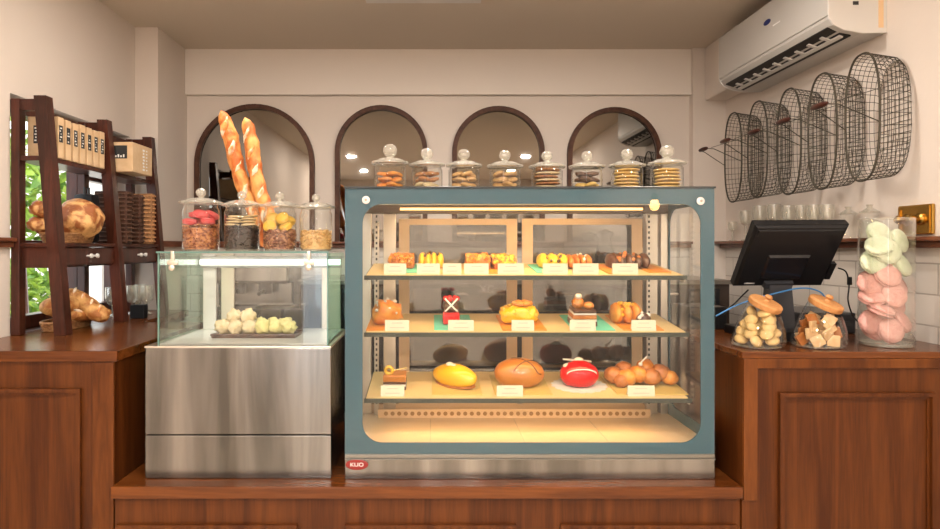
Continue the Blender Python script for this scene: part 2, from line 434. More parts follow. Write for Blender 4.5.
q = M(); q.box(xl, xr, FR-.005, FR+.0005, zb+.012, zt-.006); build('front_glass', q, m_frontglass, case)
for xx, nm in ((xl, 0), (xr-.006, 1)):
    q = M(); border(q, FR+.007, BK, zb, zt-.006, FR+.045, BK-.04, zb+.075, zt-.05, .06, fyz, xx+.001, xx+.005); build('side_border', q, m_teal, case)
    q = M(); q.box(xx+.0025, xx+.0055, FR+.009, BK-.002, zb+.01, zt-.008); build('side_glass', q, m_glass, case)
q = M(); q.box(xl-.002, xr+.002, FR-.006, BK+.012, zt-.006, zt, .001); build('top_plate', q, mat('dark_top', (.02, .025, .028), .2), case)
# light housing under the top
q = M(); q.box(xl+.02, xr-.02, FR+.012, FR+.06, Zr(204, FR+.012), zt-.008, .003); build('light_housing', q, mat('housing_grey', (.42, .46, .45), .3, .3), case)
m_led = mat('warm_led', (1, .8, .5), .5, emit=(1., .55, .18), estr=2.2)
q = M(); q.tube([(X(400, 2.03), 2.035, Zr(209, 2.035)), (X(643, 2.03), 2.035, Zr(209, 2.035))], .004, 10); build('light_tube', q, m_led, case, True)
# back: header, corner posts, perforated shelf standards, sliding doors
zdt = Zr(219, BK); zdb = Zr(404, BK)
q = M(); q.box(xl+.005, xr-.005, BK-.03, BK, Zr(214, BK), zt-.006); build('back_header', q, mat('header_brown', (.14, .10, .07), .4, .3), case)
q = M(); q.box(X(366, BK), X(655, BK), BK-.02, BK, zf, zdb+.004, .001); build('back_sill', q, m_doorfr, case)
for x0, x1 in ((362, 372), (384, 396), (643, 655), (658, 665)):
    q = M(); q.box(X(x0, BK), X(x1, BK), BK-.03, BK, zf, Zr(214, BK), .002); build('back_post', q, m_steelw, case)
for px_ in (376, 651):
    q = M(); xx = X(px_, 2.3); q.box(xx-.008, xx+.008, 2.322, 2.334, zf, Zr(222, 2.3), .001); sp = build('shelf_standard', q, m_steelw, case)
    q = M()
    for i in range(36): z = zf+.04+i*.019; q.box(xx-.003, xx+.003, 2.3205, 2.3225, z, z+.009)
    build('slots', q, m_ink, sp)
for (x0, x1, yy) in ((399, 517, BK-.012), (522, 642, BK-.026)):
    a, b_ = X(x0, yy), X(x1, yy); w = .038
    q = M(); fn = fxz
    q.ring([(a, zdb), (b_, zdb), (b_, zdt), (a, zdt)], [(a+w, zdb+.02), (b_-w, zdb+.02), (b_-w, zdt-.022), (a+w, zdt-.022)], fn, yy-.006, yy+.006)
    d = build('sliding_door', q, m_doorfr, case)
    q = M(); q.box(a+w-.003, b_-w+.003, yy-.002, yy+.002, zdb+.018, zdt-.02); build('door_glass', q, glass('door_glass', (.50, .48, .44), .14, .5), d)
q = M(); q.box(X(378, 2.29), X(650, 2.29), 2.285, 2.292, zf, zf+.03, .001); vs = build('vent_strip', q, m_doorfr, case)
q = M()
for i in range(40):
    xx = X(386, 2.285)+i*.0232
    if xx < X(645, 2.285): q.lathe([(.0075, 0), (.0075, .001)], (xx, 2.2845, zf+.015), 10, Rx(PI/2))
build('vent_holes', q, mat('hole_brown', (.22, .12, .04), .6), vs)
for px_, py_ in ((366, 200), (700.5, 201)):
    c = P(px_, py_, FR-.006); q = M(); q.lathe([(.0001, .006), (.008, .005), (.012, .002), (.012, 0)], c, 18, Rx(PI/2)); b1 = build('corner_fixing', q, m_acside, case, True)
    q = M(); q.lathe([(.004, 0), (.004, .0012)], c+Vector((0, -.006, 0)), 12, Rx(PI/2)); build('screw', q, m_greyink, b1)
# oval badge
c = P(357, 464.5, FR-.005)
q = M(); v = q.lathe([(1, 0), (1, .002), (.9, .003)], (0, 0, 0), 28, Rx(PI/2))
for vv in q.bm.verts: vv.co = Vector((vv.co.x*.034, vv.co.y, vv.co.z*.016)) + c
bd = build('badge', q, mat('badge_red', (.22, .008, .006), .35), case)
textmesh('lettering', 'KUO', .0165, m_whiteink, bd, FRONT4(c+Vector((0, -.0032, 0))) @ Matrix.Diagonal((1.15, 1, 1, 1)))
# shelves
ZF = [E-.084, E-.261, E-.466]
SY0, SY1, TILT = 2.02, 2.30, math.atan(.03/.28)
def shelf_z(k, D): return ZF[k] + (D-SY0)*.03/.28
for k in range(3):
    x0, x1 = X(363.5, 2.02)+.004, X(686.5+k*2.5, 2.02)-.002
    R = Rx(TILT); piv = (0, SY0, ZF[k])
    q = M(); q.box(x0, x1, SY0-.002, SY1, ZF[k]-.012, ZF[k]-.003, .001, R, piv); sh = build('glass_shelf', q, m_shelfedge, case)
    q = M(); q.box(x0+.004, x1-.008, SY0+.003, SY1-.003, ZF[k]-.003, ZF[k], 0, R, piv); build('shelf_liner', q, m_liner, sh)
    q = M(); q.box(x0-.002, x1+.002, SY0-.006, SY0-.002, ZF[k]-.0145, ZF[k]-.001, .0008, R, piv); build('front_edge', q, m_shelfedge, sh)
    for xx in (x0+.002, x1-.006):
        q = M(); q.box(xx, xx+.004, SY0, SY1+.02, ZF[k]-.022, ZF[k]-.012, 0, R, piv); build('bracket', q, m_steelw, sh)
    # small light bar under each shelf
    if k < 2 or True:
        q = M(); q.box(x0+.05, x1-.06, SY0+.03, SY0+.038, ZF[k]-.0165, ZF[k]-.0125, 0, R, piv); build('light_strip', q, mat('strip_led', (1, .8, .5), .5, emit=(1., .62, .26), estr=2.), sh)
def lamp(name, x0, x1, y, z, e, c, w=.02):
    l = bpy.data.lights.new(name, 'AREA'); l.shape = 'RECTANGLE'; l.size = x1-x0; l.size_y = w; l.energy = e; l.color = c
    o = bpy.data.objects.new(name, l); COL.objects.link(o); o.location = ((x0+x1)/2, y, z); return o
o = lamp('case_lamp', X(400, 2.03), X(643, 2.03), 2.05, Zr(213, 2.05), 2.8, (1., .62, .28)); o.rotation_euler = (.35, 0, 0)
for k in range(3):
    o = lamp('shelf_lamp', -.15, .72, SY0+.045, ZF[k]-.02, (.8, .9, 2.0)[k], (1., .60, .26)); o.rotation_euler = (.3, 0, 0)
finish(case)

# ------------------------------------------------------------------ small steel cabinet with glass top
cab = thing('display_cabinet', 'small brushed steel counter cabinet with glass display box on top', 'display case', (X(238, FR), 2.17, ZL))
cx0, cx1 = X(145, FR), X(331, FR); zct = Zr(346, FR)
zs = Zr(435, FR)
q = M(); q.box(cx0, cx1, FR, BK, ZL, zs-.0015, .003); build('lower_body', q, m_steel, cab)
q = M(); q.box(cx0, cx1, FR, BK, zs+.0015, zct-.006, .003); build('upper_body', q, m_steel, cab)
q = M(); q.box(cx0-.001, cx1+.001, FR-.003, BK+.002, zct-.006, zct, .002); build('top_rim', q, m_steelw, cab)
gx0, gx1 = X(157, FR), X(327.5, FR); gt = Zr(251.5, FR)
q = M(); q.box(gx0, gx1, FR+.008, FR+.012, zct, gt-.005); fg = build('front_glass', q, m_glass, cab)
for xx in (gx0-.001, gx1-.003):
    q = M(); q.box(xx, xx+.004, FR+.006, FR+.012, zct, gt-.004); build('glass_edge', q, m_edge, fg)
def sidepts():
    y0, y1 = FR+.012, BK-.01; out = [(y0, zct), (y1, zct), (y1, gt-.06)]
    for k in range(9): a = PI/2*k/8; out.append((y1-.045+.045*math.cos(a), gt-.05+.045*math.sin(a)))
    out.append((y0, gt-.005)); return out
for xx in (gx0, gx1-.004):
    q = M(); q.prism(sidepts(), fyz, xx, xx+.004); build('side_glass', q, m_glassg, cab)
q = M(); q.box(gx0-.003, gx1+.003, FR+.002, BK-.02, gt-.005, gt, .0008); tg = build('top_glass', q, m_glass, cab)
q = M(); q.box(gx0-.004, gx1+.004, FR+.0, FR+.0025, gt-.005, gt+.0005); build('glass_edge', q, m_edge, tg)
q = M(); q.box(gx0+.01, gx1-.01, 2.30, 2.32, Zr(265, 2.3), Zr(259.5, 2.3), .003)
build('light_tube', q, mat('cool_led', (1, 1, 1), .5, emit=(1., .97, .88), estr=3.5), cab)
q = M(); q.box(gx0+.006, gx1-.006, 2.32, 2.335, Zr(268, 2.3), Zr(256, 2.3), .002); build('back_header', q, mat('header_grey', (.22, .22, .2), .4), cab)
for a, b_ in ((204, 217), (222, 235), (322, 341)):
    q = M(); q.box(X(a, BK-.03), X(b_, BK-.03), 2.33, 2.342, zct, gt-.012, .002); build('back_post', q, m_acside if a == 204 else m_steelw, cab)
for a, b_ in ((216, 282), (279, 324)):
    q = M(); q.box(X(a, BK-.02), X(b_, BK-.02), 2.344+(a > 250)*.008, 2.348+(a > 250)*.008, zct, gt-.015); build('door_glass', q, m_glass, cab)
q = M(); q.box(gx0+.004, gx1-.004, FR+.012, 2.35, zct+.0005, zct+.006); build('inner_deck', q, mat('white_deck', (0.5625, 0.555, 0.51), .25), cab)
for px_ in (173, 309):
    c = P(px_, 263, FR+.004); q = M(); q.box(c.x-.016, c.x+.016, c.y-.006, c.y+.003, c.z-.006, c.z+.008, .002); q.lathe([(.009, 0), (.009, .008), (.006, .01)], c+Vector((0, -.006, -.014)), 14, Rx(PI/2)); q.box(c.x-.005, c.x+.005, c.y-.006, c.y+.003, c.z+.006, gt+.001, .001)
    build('glass_clamp', q, m_steelw, cab, True)
finish(cab)

# ------------------------------------------------------------------ lidded glass jars
def make_jar(name, label, loc, r, h, body_h, group):
    """r lid radius, h overall height"""
    t = thing(name, label, 'jar', loc, group=group)
    rb = r*.86
    L = Vector(loc)
    q = M(); q.lathe([(rb*.2, .001), (rb*.92, .001), (rb, .008), (rb, body_h*.86), (rb*.9, body_h*.94), (rb*.93, body_h)], L, 32, cap=False); build('glass_body', q, m_jar, t, True)
    q = M(); q.lathe([(rb*.93, .0012), (rb*.95, .003), (rb*.9, .005)], L, 32); build('glass_base', q, m_lidg, t, True)
    zl = body_h
    q = M(); q.lathe([(r*.9, zl), (r, zl+.001), (r*1.02, zl+.004), (r, zl+.008), (r*.86, zl+.010), (r*.6, zl+.017), (r*.2, zl+.021), (.008, zl+.022)], L, 32); lid = build('lid', q, m_lidg, t, True)
    kr = (h-zl-.022)/2
    q = M(); q.ico(L+Vector((0, 0, zl+.022+kr)), (kr*1.05, kr*1.05, kr), 3, .12, 5); q.lathe([(kr*.5, zl+.02), (kr*.45, zl+.028)], L, 14); build('knob', q, m_lidg, lid, True)
    finish(t)
    return rb
zcase = zt + .0005
jar_mats = {
 'orange': mat('cookie_orange', (0.54, 0.1436, 0.01829), .6, noise_col=(0.612, 0.2535, 0.04217), nscale=60),
 'brown': mat('cookie_brown', (0.2592, 0.08677, 0.02198), .7, noise_col=(0.432, 0.1816, 0.05778), nscale=60),
 'tan': mat('cookie_tan', (0.4464, 0.2421, 0.08211), .7, noise_col=(0.54, 0.3253, 0.1368), nscale=60),
 'yellow': mat('cookie_yellow', (0.576, 0.3362, 0.07704), .6, noise_col=(0.612, 0.4125, 0.1392), nscale=60),
 'cream': mat('cookie_cream', (0.576, 0.4529, 0.2574), .7, noise_col=(0.5184, 0.3702, 0.1881), nscale=50),
 'choc': mat('cookie_choc', (.07, .03, .015), .6, noise_col=(.12, .05, .025), nscale=50),
}
def cookie(name, label, group, c, r, th, m, tilt=(0, 0), square=False, cat='cookie'):
    q = M(); R = Rx(tilt[0]) @ Ry(tilt[1]); c = Vector(c)
    if square: q.box(c.x-r, c.x+r, c.y-r, c.y+r, c.z-th/2, c.z+th/2, th*.3, R)
    else: q.lathe([(r*.85, -th/2), (r, -th*.2), (r*.97, th*.15), (r*.6, th*.45), (.0005, th/2)], c, 14, R)
    return tag(build(name, q, m, smooth=True), label, cat, group)
jd = [(390, 144, 'orange', 'holding orange cookies, leftmost on the big case'), (427, 148, 'brown', 'holding brown cookies, second from left on the big case'),
      (464, 149, 'tan', 'holding small tan cookies, third from left on the big case'), (505, 150, 'tan', 'holding pale tan biscuits, fourth from left on the big case'),
      (547, 151, 'brown', 'holding stacked brown wafers, fifth from left on the big case'), (587, 151, 'choc', 'holding dark-topped cookies, sixth from left on the big case'),
      (627, 149, 'yellow', 'holding golden cookies stacked flat, second from right on the big case'), (667, 145, 'yellow', 'holding golden cookies, rightmost on the big case')]
for i, (px_, top, col, lab) in enumerate(jd):
    D = 2.09; h = Zr(top, D)-zcase; r = .0575 if i not in (0, 7) else .059
    loc = (X(px_, D), D, zcase); bh = h*.555
    rb = make_jar('glass_jar', 'lidded glass jar ' + lab, loc, r, h, bh, 'lidded glass jars on the big case')
    cr = rb*.40
    zz = zcase + .010; n = 0
    if col in ('brown', 'yellow') and i in (4, 6, 7):      # stacked discs
        for s_ in range(6):
            cookie('cookie', 'stacked flat cookie in the jar ' + lab.split(', ')[-1], 'cookies in the jar ' + lab.split(',')[-1].strip(), (loc[0]+random.uniform(-.003, .003), D+random.uniform(-.003, .003), zz+s_*.0108), rb*.80, .0095, jar_mats['brown' if (s_ % 2 and i == 4) else ('cream' if i == 4 else col)], (random.uniform(-.02, .02), random.uniform(-.02, .02)))
    else:
        for lev in range(3):
            for a in range(4):
                th = a*PI/2+lev*.8+.3
                mm = jar_mats[col] if not (i == 5 and lev < 1) else jar_mats['yellow']
                if i == 1 and lev == 0: mm = jar_mats['cream']
                cookie('cookie', 'cookie in the jar ' + lab.split(', ')[-1], 'cookies in the jar ' + lab.split(',')[-1].strip(), (loc[0]+cr*1.15*math.cos(th), D+cr*1.15*math.sin(th), zz+.006+lev*.0175), cr*.95, .012, mm, (random.uniform(-.35, .35), random.uniform(-.35, .35)))
# ---- four bigger jars on the small cabinet
zg = gt + .0012
nut = mat('granola', (0.216, 0.05471, 0.0174), .6, noise_col=(0.4464, 0.1802, 0.05731), nscale=100, ramp=(.46, .54))
bean = mat('coffee_bean', (.018, .01, .008), .35, noise_col=(.05, .03, .02), nscale=80)
darknut = mat('pecan', (.16, .05, .025), .5, noise_col=(.4, .2, .1), nscale=100, ramp=(.48, .56))
palenut = mat('pale_nut', (0.5184, 0.2881, 0.09164), .6, noise_col=(0.612, 0.4125, 0.1805), nscale=80)
m_pink = mat('macaron_pink', (0.576, 0.04281, 0.05377), .6, noise_col=(0.612, 0.1003, 0.1003), nscale=40)
m_lpink = mat('macaron_light_pink', (.62, .30, .26), .6, noise_col=(.66, .36, .31), nscale=60, bump=.35, bscale=160)
m_lgreen = mat('macaron_pale_green', (.52, .56, .37), .6, noise_col=(.58, .60, .44), nscale=60, bump=.35, bscale=160)
m_yel = mat('macaron_yellow', (0.5904, 0.3181, 0.02724), .6, noise_col=(0.612, 0.396, 0.06422), nscale=40)
m_fill = mat('macaron_filling', (0.578, 0.3581, 0.3083), .5)
m_fillg = mat('macaron_filling_cream', (0.578, 0.5407, 0.4085), .5)
def make_macaron(label, group, m, mf, r, th):
    t = thing('macaron', label, 'macaron', (0, 0, 0), group=group)
    pr = [(r*.3, .13), (r*.93, .13), (r*1.0, .20), (r*1.0, .34), (r*.93, .40), (r*.955, .50), (r*.86, .70), (r*.64, .88), (r*.3, .97), (.0005, 1.)]
    for s in (1, -1):
        q = M(); q.lathe([(a, s*(b*th/2)) for a, b in pr], (0, 0, 0), 22)
        for v in q.bm.verts:
            if abs(v.co.z) < th*.19: v.co += Vector((random.uniform(-1, 1), random.uniform(-1, 1), random.uniform(-.3, .3)))*r*.045
        build('shell', q, m, t, True)
    q = M(); q.lathe([(r*.88, -th*.075), (r*.93, 0), (r*.88, th*.075)], (0, 0, 0), 18); build('filling', q, mf, t, True)
    return t
def nuts(name, label, c, rb, h, m, n, size, seed):
    """loose fill nobody could count: one object"""
    random.seed(seed); q = M()
    q.lathe([(rb*.86, 0), (rb*.88, h*.9), (.0005, h*.95)], c, 20)
    for i in range(n):
        a = random.uniform(0, 2*PI)
        if i % 4 == 0: rr, z = rb*.9*math.sqrt(random.random()), h+random.uniform(-.004, .003)
        else: rr, z = rb*.885, random.uniform(size, h)
        q.ico(Vector(c)+Vector((rr*math.cos(a), rr*math.sin(a), z)), (size, size*.6, size*.5), 1, .2, 2, i, Rz(random.uniform(0, 6)) @ Rx(random.uniform(0, 6)))
    tag(build(name, q, m, smooth=True), label, 'jar filling', kind='stuff')
big = [(201, 188, .067, 'holding granola under pink macarons', nut, 'granola'), (242, 191, .064, 'holding dark beans under cream biscuits', bean, 'coffee_beans'),
       (280, 192, .060, 'holding dark nuts under yellow macarons', darknut, 'pecan_nuts'), (316, 194, .060, 'half full of pale nuts', palenut, 'peanuts')]
pinkmac = yelmac = None
for i, (px_, top, r, lab, m, nm) in enumerate(big):
    D = 2.075; h = Zr(top, D)-zg; loc = (X(px_, D), D, zg); bh = h*.74
    rb = make_jar('glass_jar', 'large lidded glass jar on the small cabinet, ' + lab, loc, r, h, bh, 'large jars on the small cabinet')
    fh = bh*[.50, .50, .42, .42][i]
    nuts(nm, {'granola': 'brown granola filling the jar under the pink macarons', 'coffee_beans': 'black beans filling the jar under cream biscuits', 'pecan_nuts': 'dark brown nuts in the jar under yellow macarons', 'peanuts': 'pale tan nuts in the jar beside the big case'}[nm], (loc[0], D, zg+.006), rb, fh, m, 300, .0062 if i != 2 else .0085, i)
    zz = zg+.006+fh
    if i == 0:
        pinkmac = make_macaron('small pink macaron in the leftmost jar on the cabinet', 'pink macarons in the leftmost jar', m_pink, m_pink, .024, .021)
        sp = [(-.026, -.022, .012, .1, .1), (.028, -.02, .013, -.1, 0), (0, .028, .012, 0, .1), (.008, -.024, .036, .35, .3), (-.02, .012, .034, 0, .1), (.03, .014, .035, .1, .5)]
        for j, (a, b_, c, u, w) in enumerate(sp):
            L = (loc[0]+a, D+b_, zz+c)
            if j == 0: pinkmac.location = L; del pinkmac['_r']; pinkmac.rotation_euler = (u, w, 0)
            else: copy_tree(pinkmac, L, (u, w, 0))
    if i == 1:
        for lev in range(4):
            for a in range(2): cookie('biscuit', 'pale cream biscuit lying on the black beans in the jar', 'biscuits in the bean jar', (loc[0]-.024+a*.048+random.uniform(-.003, .003), D-.02+.008*lev, zz+.007+lev*.009), .024, .007, jar_mats['cream'], (random.uniform(-.05, .1), random.uniform(-.15, .15)), cat='biscuit')
    if i == 2:
        yelmac = make_macaron('small yellow macaron lying on dark nuts in the jar', 'yellow macarons in the nut jar', m_yel, m_yel, .021, .024)
        sp = [(-.026, -.024, .014, .9, .3), (.024, -.024, .012, .4, -.4), (.0, .026, .013, .1, 0), (-.022, .0, .038, 1.0, .4), (.012, -.02, .040, .8, -.3), (.028, .01, .034, .2, .5)]
        for j, (a, b_, c, u, w) in enumerate(sp):
            L = (loc[0]+a, D+b_, zz+c)
            if j == 0: yelmac.location = L; del yelmac['_r']; yelmac.rotation_euler = (u, w, 0)
            else: copy_tree(yelmac, L, (u, w, 0))

# ------------------------------------------------------------------ baguettes
m_bag = mat('baguette_crust', (.50, .12, .018), .6, noise_col=(.78, .34, .09), nscale=22, stretch=(1, 1, .8), bump=.6, bscale=60, ramp=(.42, .6))
m_flour = mat('baguette_score', (.70, .27, .07), .8, noise_col=(.84, .68, .50), nscale=34, ramp=(.42, .58), bump=.5, bscale=60)
def baguette(lab, a, b, r):
    a, b = Vector(a), Vector(b); n = 30
    t = thing('baguette', lab, 'baguette', a, group='baguettes behind the jars')
    pts, rr = [], []
    d = (b-a)
    for i in range(n+1):
        u = i/n; pts.append(a+d*u+Vector((.006*math.sin(u*9), .004*math.cos(u*7), 0)))
        rr.append(r*min(1, (max(0, 1-(2*u-1)**6))**.5+.03)*(1+.07*math.sin(u*42)))
    q = M(); q.tube(pts, rr, 16)
    for v in q.bm.verts: v.co += (v.co-a-d*((v.co-a).dot(d)/d.length_squared))*(.16*noise.noise(v.co*34))
    build('crust', q, m_bag, t, 'all')
    side = Vector((0, -1, 0)); dn = d.normalized(); ax = dn.cross(side).normalized()
    for k in range(6):
        u = .13+k*.145+random.uniform(-.02, .02); c = a+d*u; kk = random.uniform(.75, 1.15)
        q = M(); P_ = []
        for s in range(7):
            w = (s-3)/3; ang = w*.9
            P_.append(c + dn*(w*.034*kk) + (side*math.cos(ang)+ax*math.sin(ang))*(r*.97))
        q.tube(P_, [x_*kk for x_ in (.001, .004, .008, .009, .007, .004, .001)], 8)
        for v in q.bm.verts: v.co += Vector((noise.noise(v.co*90), 0, noise.noise(v.co*80+Vector((5, 0, 0)))))*.006
        build('score_mark', q, m_flour, t, True)
    finish(t)
baguette('long crusty baguette standing behind the jars, the taller left one', P(266, 249, 2.33), P(220, 110, 2.38), .027)
baguette('crusty baguette standing behind the jars, the shorter right one', P(275, 249, 2.30), P(244, 117, 2.35), .026)

# ------------------------------------------------------------------ cakes in the case
def fin_shelf(t): t['_r'] = (TILT, 0, t['_r'][2]); finish(t)
def SP(px_, D, k): return Vector((X(px_, D), D, shelf_z(k, D)+.0004))
m_mint = mat('mint_board', (.13, .52, .36), .5)
m_orb = mat('orange_board', (.66, .22, .02), .5)
m_goldb = mat('gold_board', (0.54, 0.3665, 0.1035), .4)
m_choc = mat('chocolate', (.045, .016, .008), .35, noise_col=(.09, .035, .015), nscale=40, bump=.3, bscale=90)
m_crumb = mat('crumb_topping', (0.36, 0.06684, 0.00644), .7, noise_col=(0.5184, 0.1521, 0.01848), nscale=90, bump=.6, bscale=120)
m_yellow = mat('yellow_glaze', (0.7225, 0.3589, 0.005451), .2, noise_col=(0.748, 0.4282, 0.01164), nscale=12, coat=.6)
m_yfruit = mat('yellow_fruit', (0.612, 0.2996, 0.009362), .4, noise_col=(0.6336, 0.409, 0.0418), nscale=50, bump=.3)
m_bbrown = mat('bread_brown', (0.3024, 0.08349, 0.01354), .5, noise_col=(0.432, 0.1519, 0.02946), nscale=25, bump=.2)
m_caramel = mat('caramel_glaze', (.38, .125, .018), .3, noise_col=(.47, .18, .03), nscale=8, coat=.3)
m_redg = mat('red_glaze', (.50, .004, .006), .15, spec=.3, coat=.4)
m_cream = mat('whipped_cream', (0.5984, 0.5685, 0.5093), .5)
m_orange = mat('orange_crust', (0.5184, 0.1451, 0.01398), .5, noise_col=(0.5904, 0.2407, 0.03219), nscale=40, bump=.3)
m_red = mat('berry_red', (.5, .015, .02), .25)
def board(px0, px1, d0, d1, k, m, lab):
    x0, x1 = X(px0, (d0+d1)/2), X(px1, (d0+d1)/2); c = Vector(((x0+x1)/2, (d0+d1)/2, shelf_z(k, (d0+d1)/2)))
    t = M(); t.box(c.x-(x1-x0)/2, c.x+(x1-x0)/2, d0, d1, c.z, c.z+.0035, .001)
    o = tag(build('cake_board', t, m, base=c), lab, 'cake board'); o.rotation_euler = (TILT, 0, 0); return o
def card(px_, k, lab, w=.072, h=.034, D=2.032):
    c = SP(px_, D, k); t = thing('price_card', 'small white price card ' + lab, 'price card', c, group='price cards on the shelves')
    q = M(); q.box(c.x-w/2, c.x+w/2, c.y, c.y+.0015, c.z, c.z+h, 0, Rx(-.22), (c.x, c.y, c.z)); q.box(c.x-w/2, c.x+w/2, c.y+.014, c.y+.0155, c.z, c.z+h, 0, Rx(.22), (c.x, c.y+.0145, c.z)); build('card', q, m_paper, t)
    q = M()
    for i, (f, u) in enumerate(((.55, .72), (.75, .3))): q.box(c.x-w*f/2*.8, c.x+w*f/2*.8, c.y-.0006, c.y+.0002, c.z+h*u-.001, c.z+h*u+.001, 0, Rx(-.22), (c.x, c.y, c.z))
    build('printed_line', q, m_greyink, t); fin_shelf(t)
def bumpy(q, c, r, n, size, seed, top=.1):
    random.seed(seed)
    for i in range(n):
        a = random.uniform(0, 2*PI); u = random.uniform(top, 1); s = math.sqrt(max(0, 1-u*u))
        q.ico(Vector(c)+Vector((r[0]*s*math.cos(a), r[1]*s*math.sin(a), r[2]*u)), size*random.uniform(.7, 1.3), 1, .2, 2, i)
def loaf(name, lab, cat, px_, k, w, d, h, m, D=2.17, lift=.0045, topm=None, rz=0, amp=.12, seed=1, crumbs=0, cm=None, ridges=0, block=False):
    c = SP(px_, D, k)+Vector((0, 0, lift)); t = thing(name, lab, cat, c, rz)
    q = M()
    if block:
        q.box(c.x-w/2, c.x+w/2, c.y-d/2, c.y+d/2, c.z, c.z+h*.82, .008)
        bmesh.ops.subdivide_edges(q.bm, edges=list(q.bm.edges), cuts=2, use_grid_fill=True)
        for v in q.bm.verts: v.co += Vector((noise.noise(v.co*70), noise.noise(v.co*70+Vector((3, 0, 0))), noise.noise(v.co*60+Vector((0, 9, 0)))))*.006
        build('crumb', q, m, t, 'all'); random.seed(seed)
        for mm_, nn in ((cm, crumbs), (m_bbrown if cm is not m_bbrown else m_choc, crumbs//3)):
            q = M()
            for i in range(nn):
                f = random.random()
                if f < .6: p = Vector((random.uniform(-.46, .46)*w, random.uniform(-.46, .46)*d, h*.82+.001))
                else: p = Vector((random.uniform(-.48, .48)*w, -d/2, random.uniform(.45, .8)*h))
                q.ico(c+p, random.uniform(.0035, .0075), 1, .3, 3, i)
            build('topping', q, mm_, t, True)
        return t
    if ridges:
        for i in range(ridges):
            xx = c.x-w/2+w*(i+.5)/ridges
            q.ico((xx, c.y, c.z+h*.42), (w/ridges*.62, d/2, h*.58), 3, amp, 2.5, seed+i, flat=.7)
    else: q.ico((c.x, c.y, c.z+h*.42), (w/2, d/2, h*.58), 3, amp, 2.2, seed, flat=.72)
    build('crumb', q, m, t, 'all')
    if crumbs:
        q = M(); bumpy(q, (c.x, c.y, c.z+h*.42), (w/2*.97, d/2*.97, h*.58), crumbs, .006, seed, .05); build('topping', q, cm, t, True)
    return t
# shelf 0 (top)
board(404, 419, 2.06, 2.25, 0, m_mint, 'mint green cake board under the crumble loaf on the top shelf')
t = loaf('crumble_loaf', 'orange brown crumble loaf at the left end of the top shelf', 'cake', 402, 0, .082, .1, .045, m_crumb, crumbs=70, cm=m_orange, block=True); fin_shelf(t)
t = loaf('lemon_loaf', 'yellow sliced loaf with dark specks on the top shelf', 'cake', 431, 0, .08, .1, .048, m_yfruit, ridges=4, crumbs=10, cm=m_choc, seed=5); fin_shelf(t)
t = loaf('brown_loaf', 'square brown nut loaf on the top shelf', 'cake', 477, 0, .078, .1, .046, m_bbrown, crumbs=60, cm=m_orange, seed=9, amp=.05, block=True); fin_shelf(t)
board(486, 500, 2.04, 2.25, 0, m_orb, 'orange red cake board between two loaves on the top shelf')
t = loaf('fruit_loaf', 'yellow fruit topped loaf left of the case centre, top shelf', 'cake', 503, 0, .078, .1, .042, m_bbrown, crumbs=70, cm=m_yfruit, seed=12, block=True); fin_shelf(t)
board(532, 545, 2.05, 2.25, 0, m_mint, 'mint green cake board beside the almond pastry on the top shelf')
t = loaf('almond_pastry', 'pale yellow pastry dotted with chocolate on the top shelf', 'pastry', 552, 0, .095, .1, .045, m_yfruit, ridges=3, crumbs=14, cm=m_choc, seed=15); fin_shelf(t)
t = loaf('braided_pastry', 'brown braided pastry with light ridges on the top shelf', 'pastry', 578, 0, .08, .1, .042, m_bbrown, ridges=4, seed=21, crumbs=14, cm=m_cream); fin_shelf(t)
board(600, 613, 2.035, 2.25, 0, m_orb, 'orange cake board left of the chocolate loaf, top shelf')
t = loaf('chocolate_loaf', 'long dark chocolate loaf at the right of the top shelf', 'cake', 627, 0, .135, .1, .046, m_choc, ridges=5, seed=30, crumbs=24, cm=m_bbrown); fin_shelf(t)
board(640, 661, 2.06, 2.25, 0, m_orb, 'orange cake board at the right end of the top shelf')
for px_, w, lab in ((395, .070, 'in front of the crumble loaf, top shelf'), (428.5, .072, 'in front of the lemon loaf, top shelf'), (452, .058, 'right of the lemon loaf, top shelf'), (476.5, .076, 'in front of the brown nut loaf, top shelf'),
                    (511, .082, 'in front of the yellow fruit loaf, top shelf'), (555.5, .078, 'in front of the chocolate dotted pastry, top shelf'), (586, .080, 'in front of the braided pastry, top shelf'), (625.5, .080, 'in front of the dark chocolate loaf, top shelf')):
    card(px_, 0, lab, w)
# shelf 1 (middle)
board(369, 386, 2.035, 2.24, 1, m_orb, 'orange cake board at the left end of the middle shelf')
t = loaf('orange_cake', 'orange glazed cake slice at the left end of the middle shelf', 'cake', 387, 1, .095, .1, .078, m_orange, D=2.13, crumbs=16, cm=m_cream, seed=3, amp=.45); fin_shelf(t)
board(434, 471, 2.04, 2.26, 1, m_mint, 'mint green cake board under the red berry cake')
c = SP(451, 2.13, 1)+Vector((0, 0, .0045)); t = thing('berry_cake', 'tall red berry cake with dark top on mint board', 'cake', c)
q = M(); q.box(c.x-.028, c.x+.028, c.y-.035, c.y+.035, c.z, c.z+.038, .008); build('red_jelly', q, m_redg, t, True)
q = M(); q.ico(c+Vector((0, 0, .056)), (.026, .03, .026), 3, .25, 4, 3); build('chocolate_top', q, m_choc, t, True)
q = M()
for sg in (1, -1): q.tube([c+Vector((sg*(-.020+.008*u), -.026-.006*math.sin(u*PI/5), .042+.0085*u)) for u in range(6)], .0028, 6)
build('cream_piping', q, m_cream, t, True)
q = M()
for i in range(7): a = i*.9; q.ico(c+Vector((.02*math.cos(a), .02*math.sin(a), .08)), .0085, 2)
build('berry', q, m_red, t, True); fin_shelf(t)
board(499, 541, 2.035, 2.26, 1, m_orb, 'orange cake board under the yellow fruit cake, middle shelf')
t = loaf('fruit_cake', 'bright yellow fruit cake at the centre of the middle shelf', 'cake', 519, 1, .125, .1, .062, m_yellow, D=2.13, crumbs=60, cm=m_yfruit, seed=44, amp=.35)
c = SP(519, 2.13, 1)
q = M()
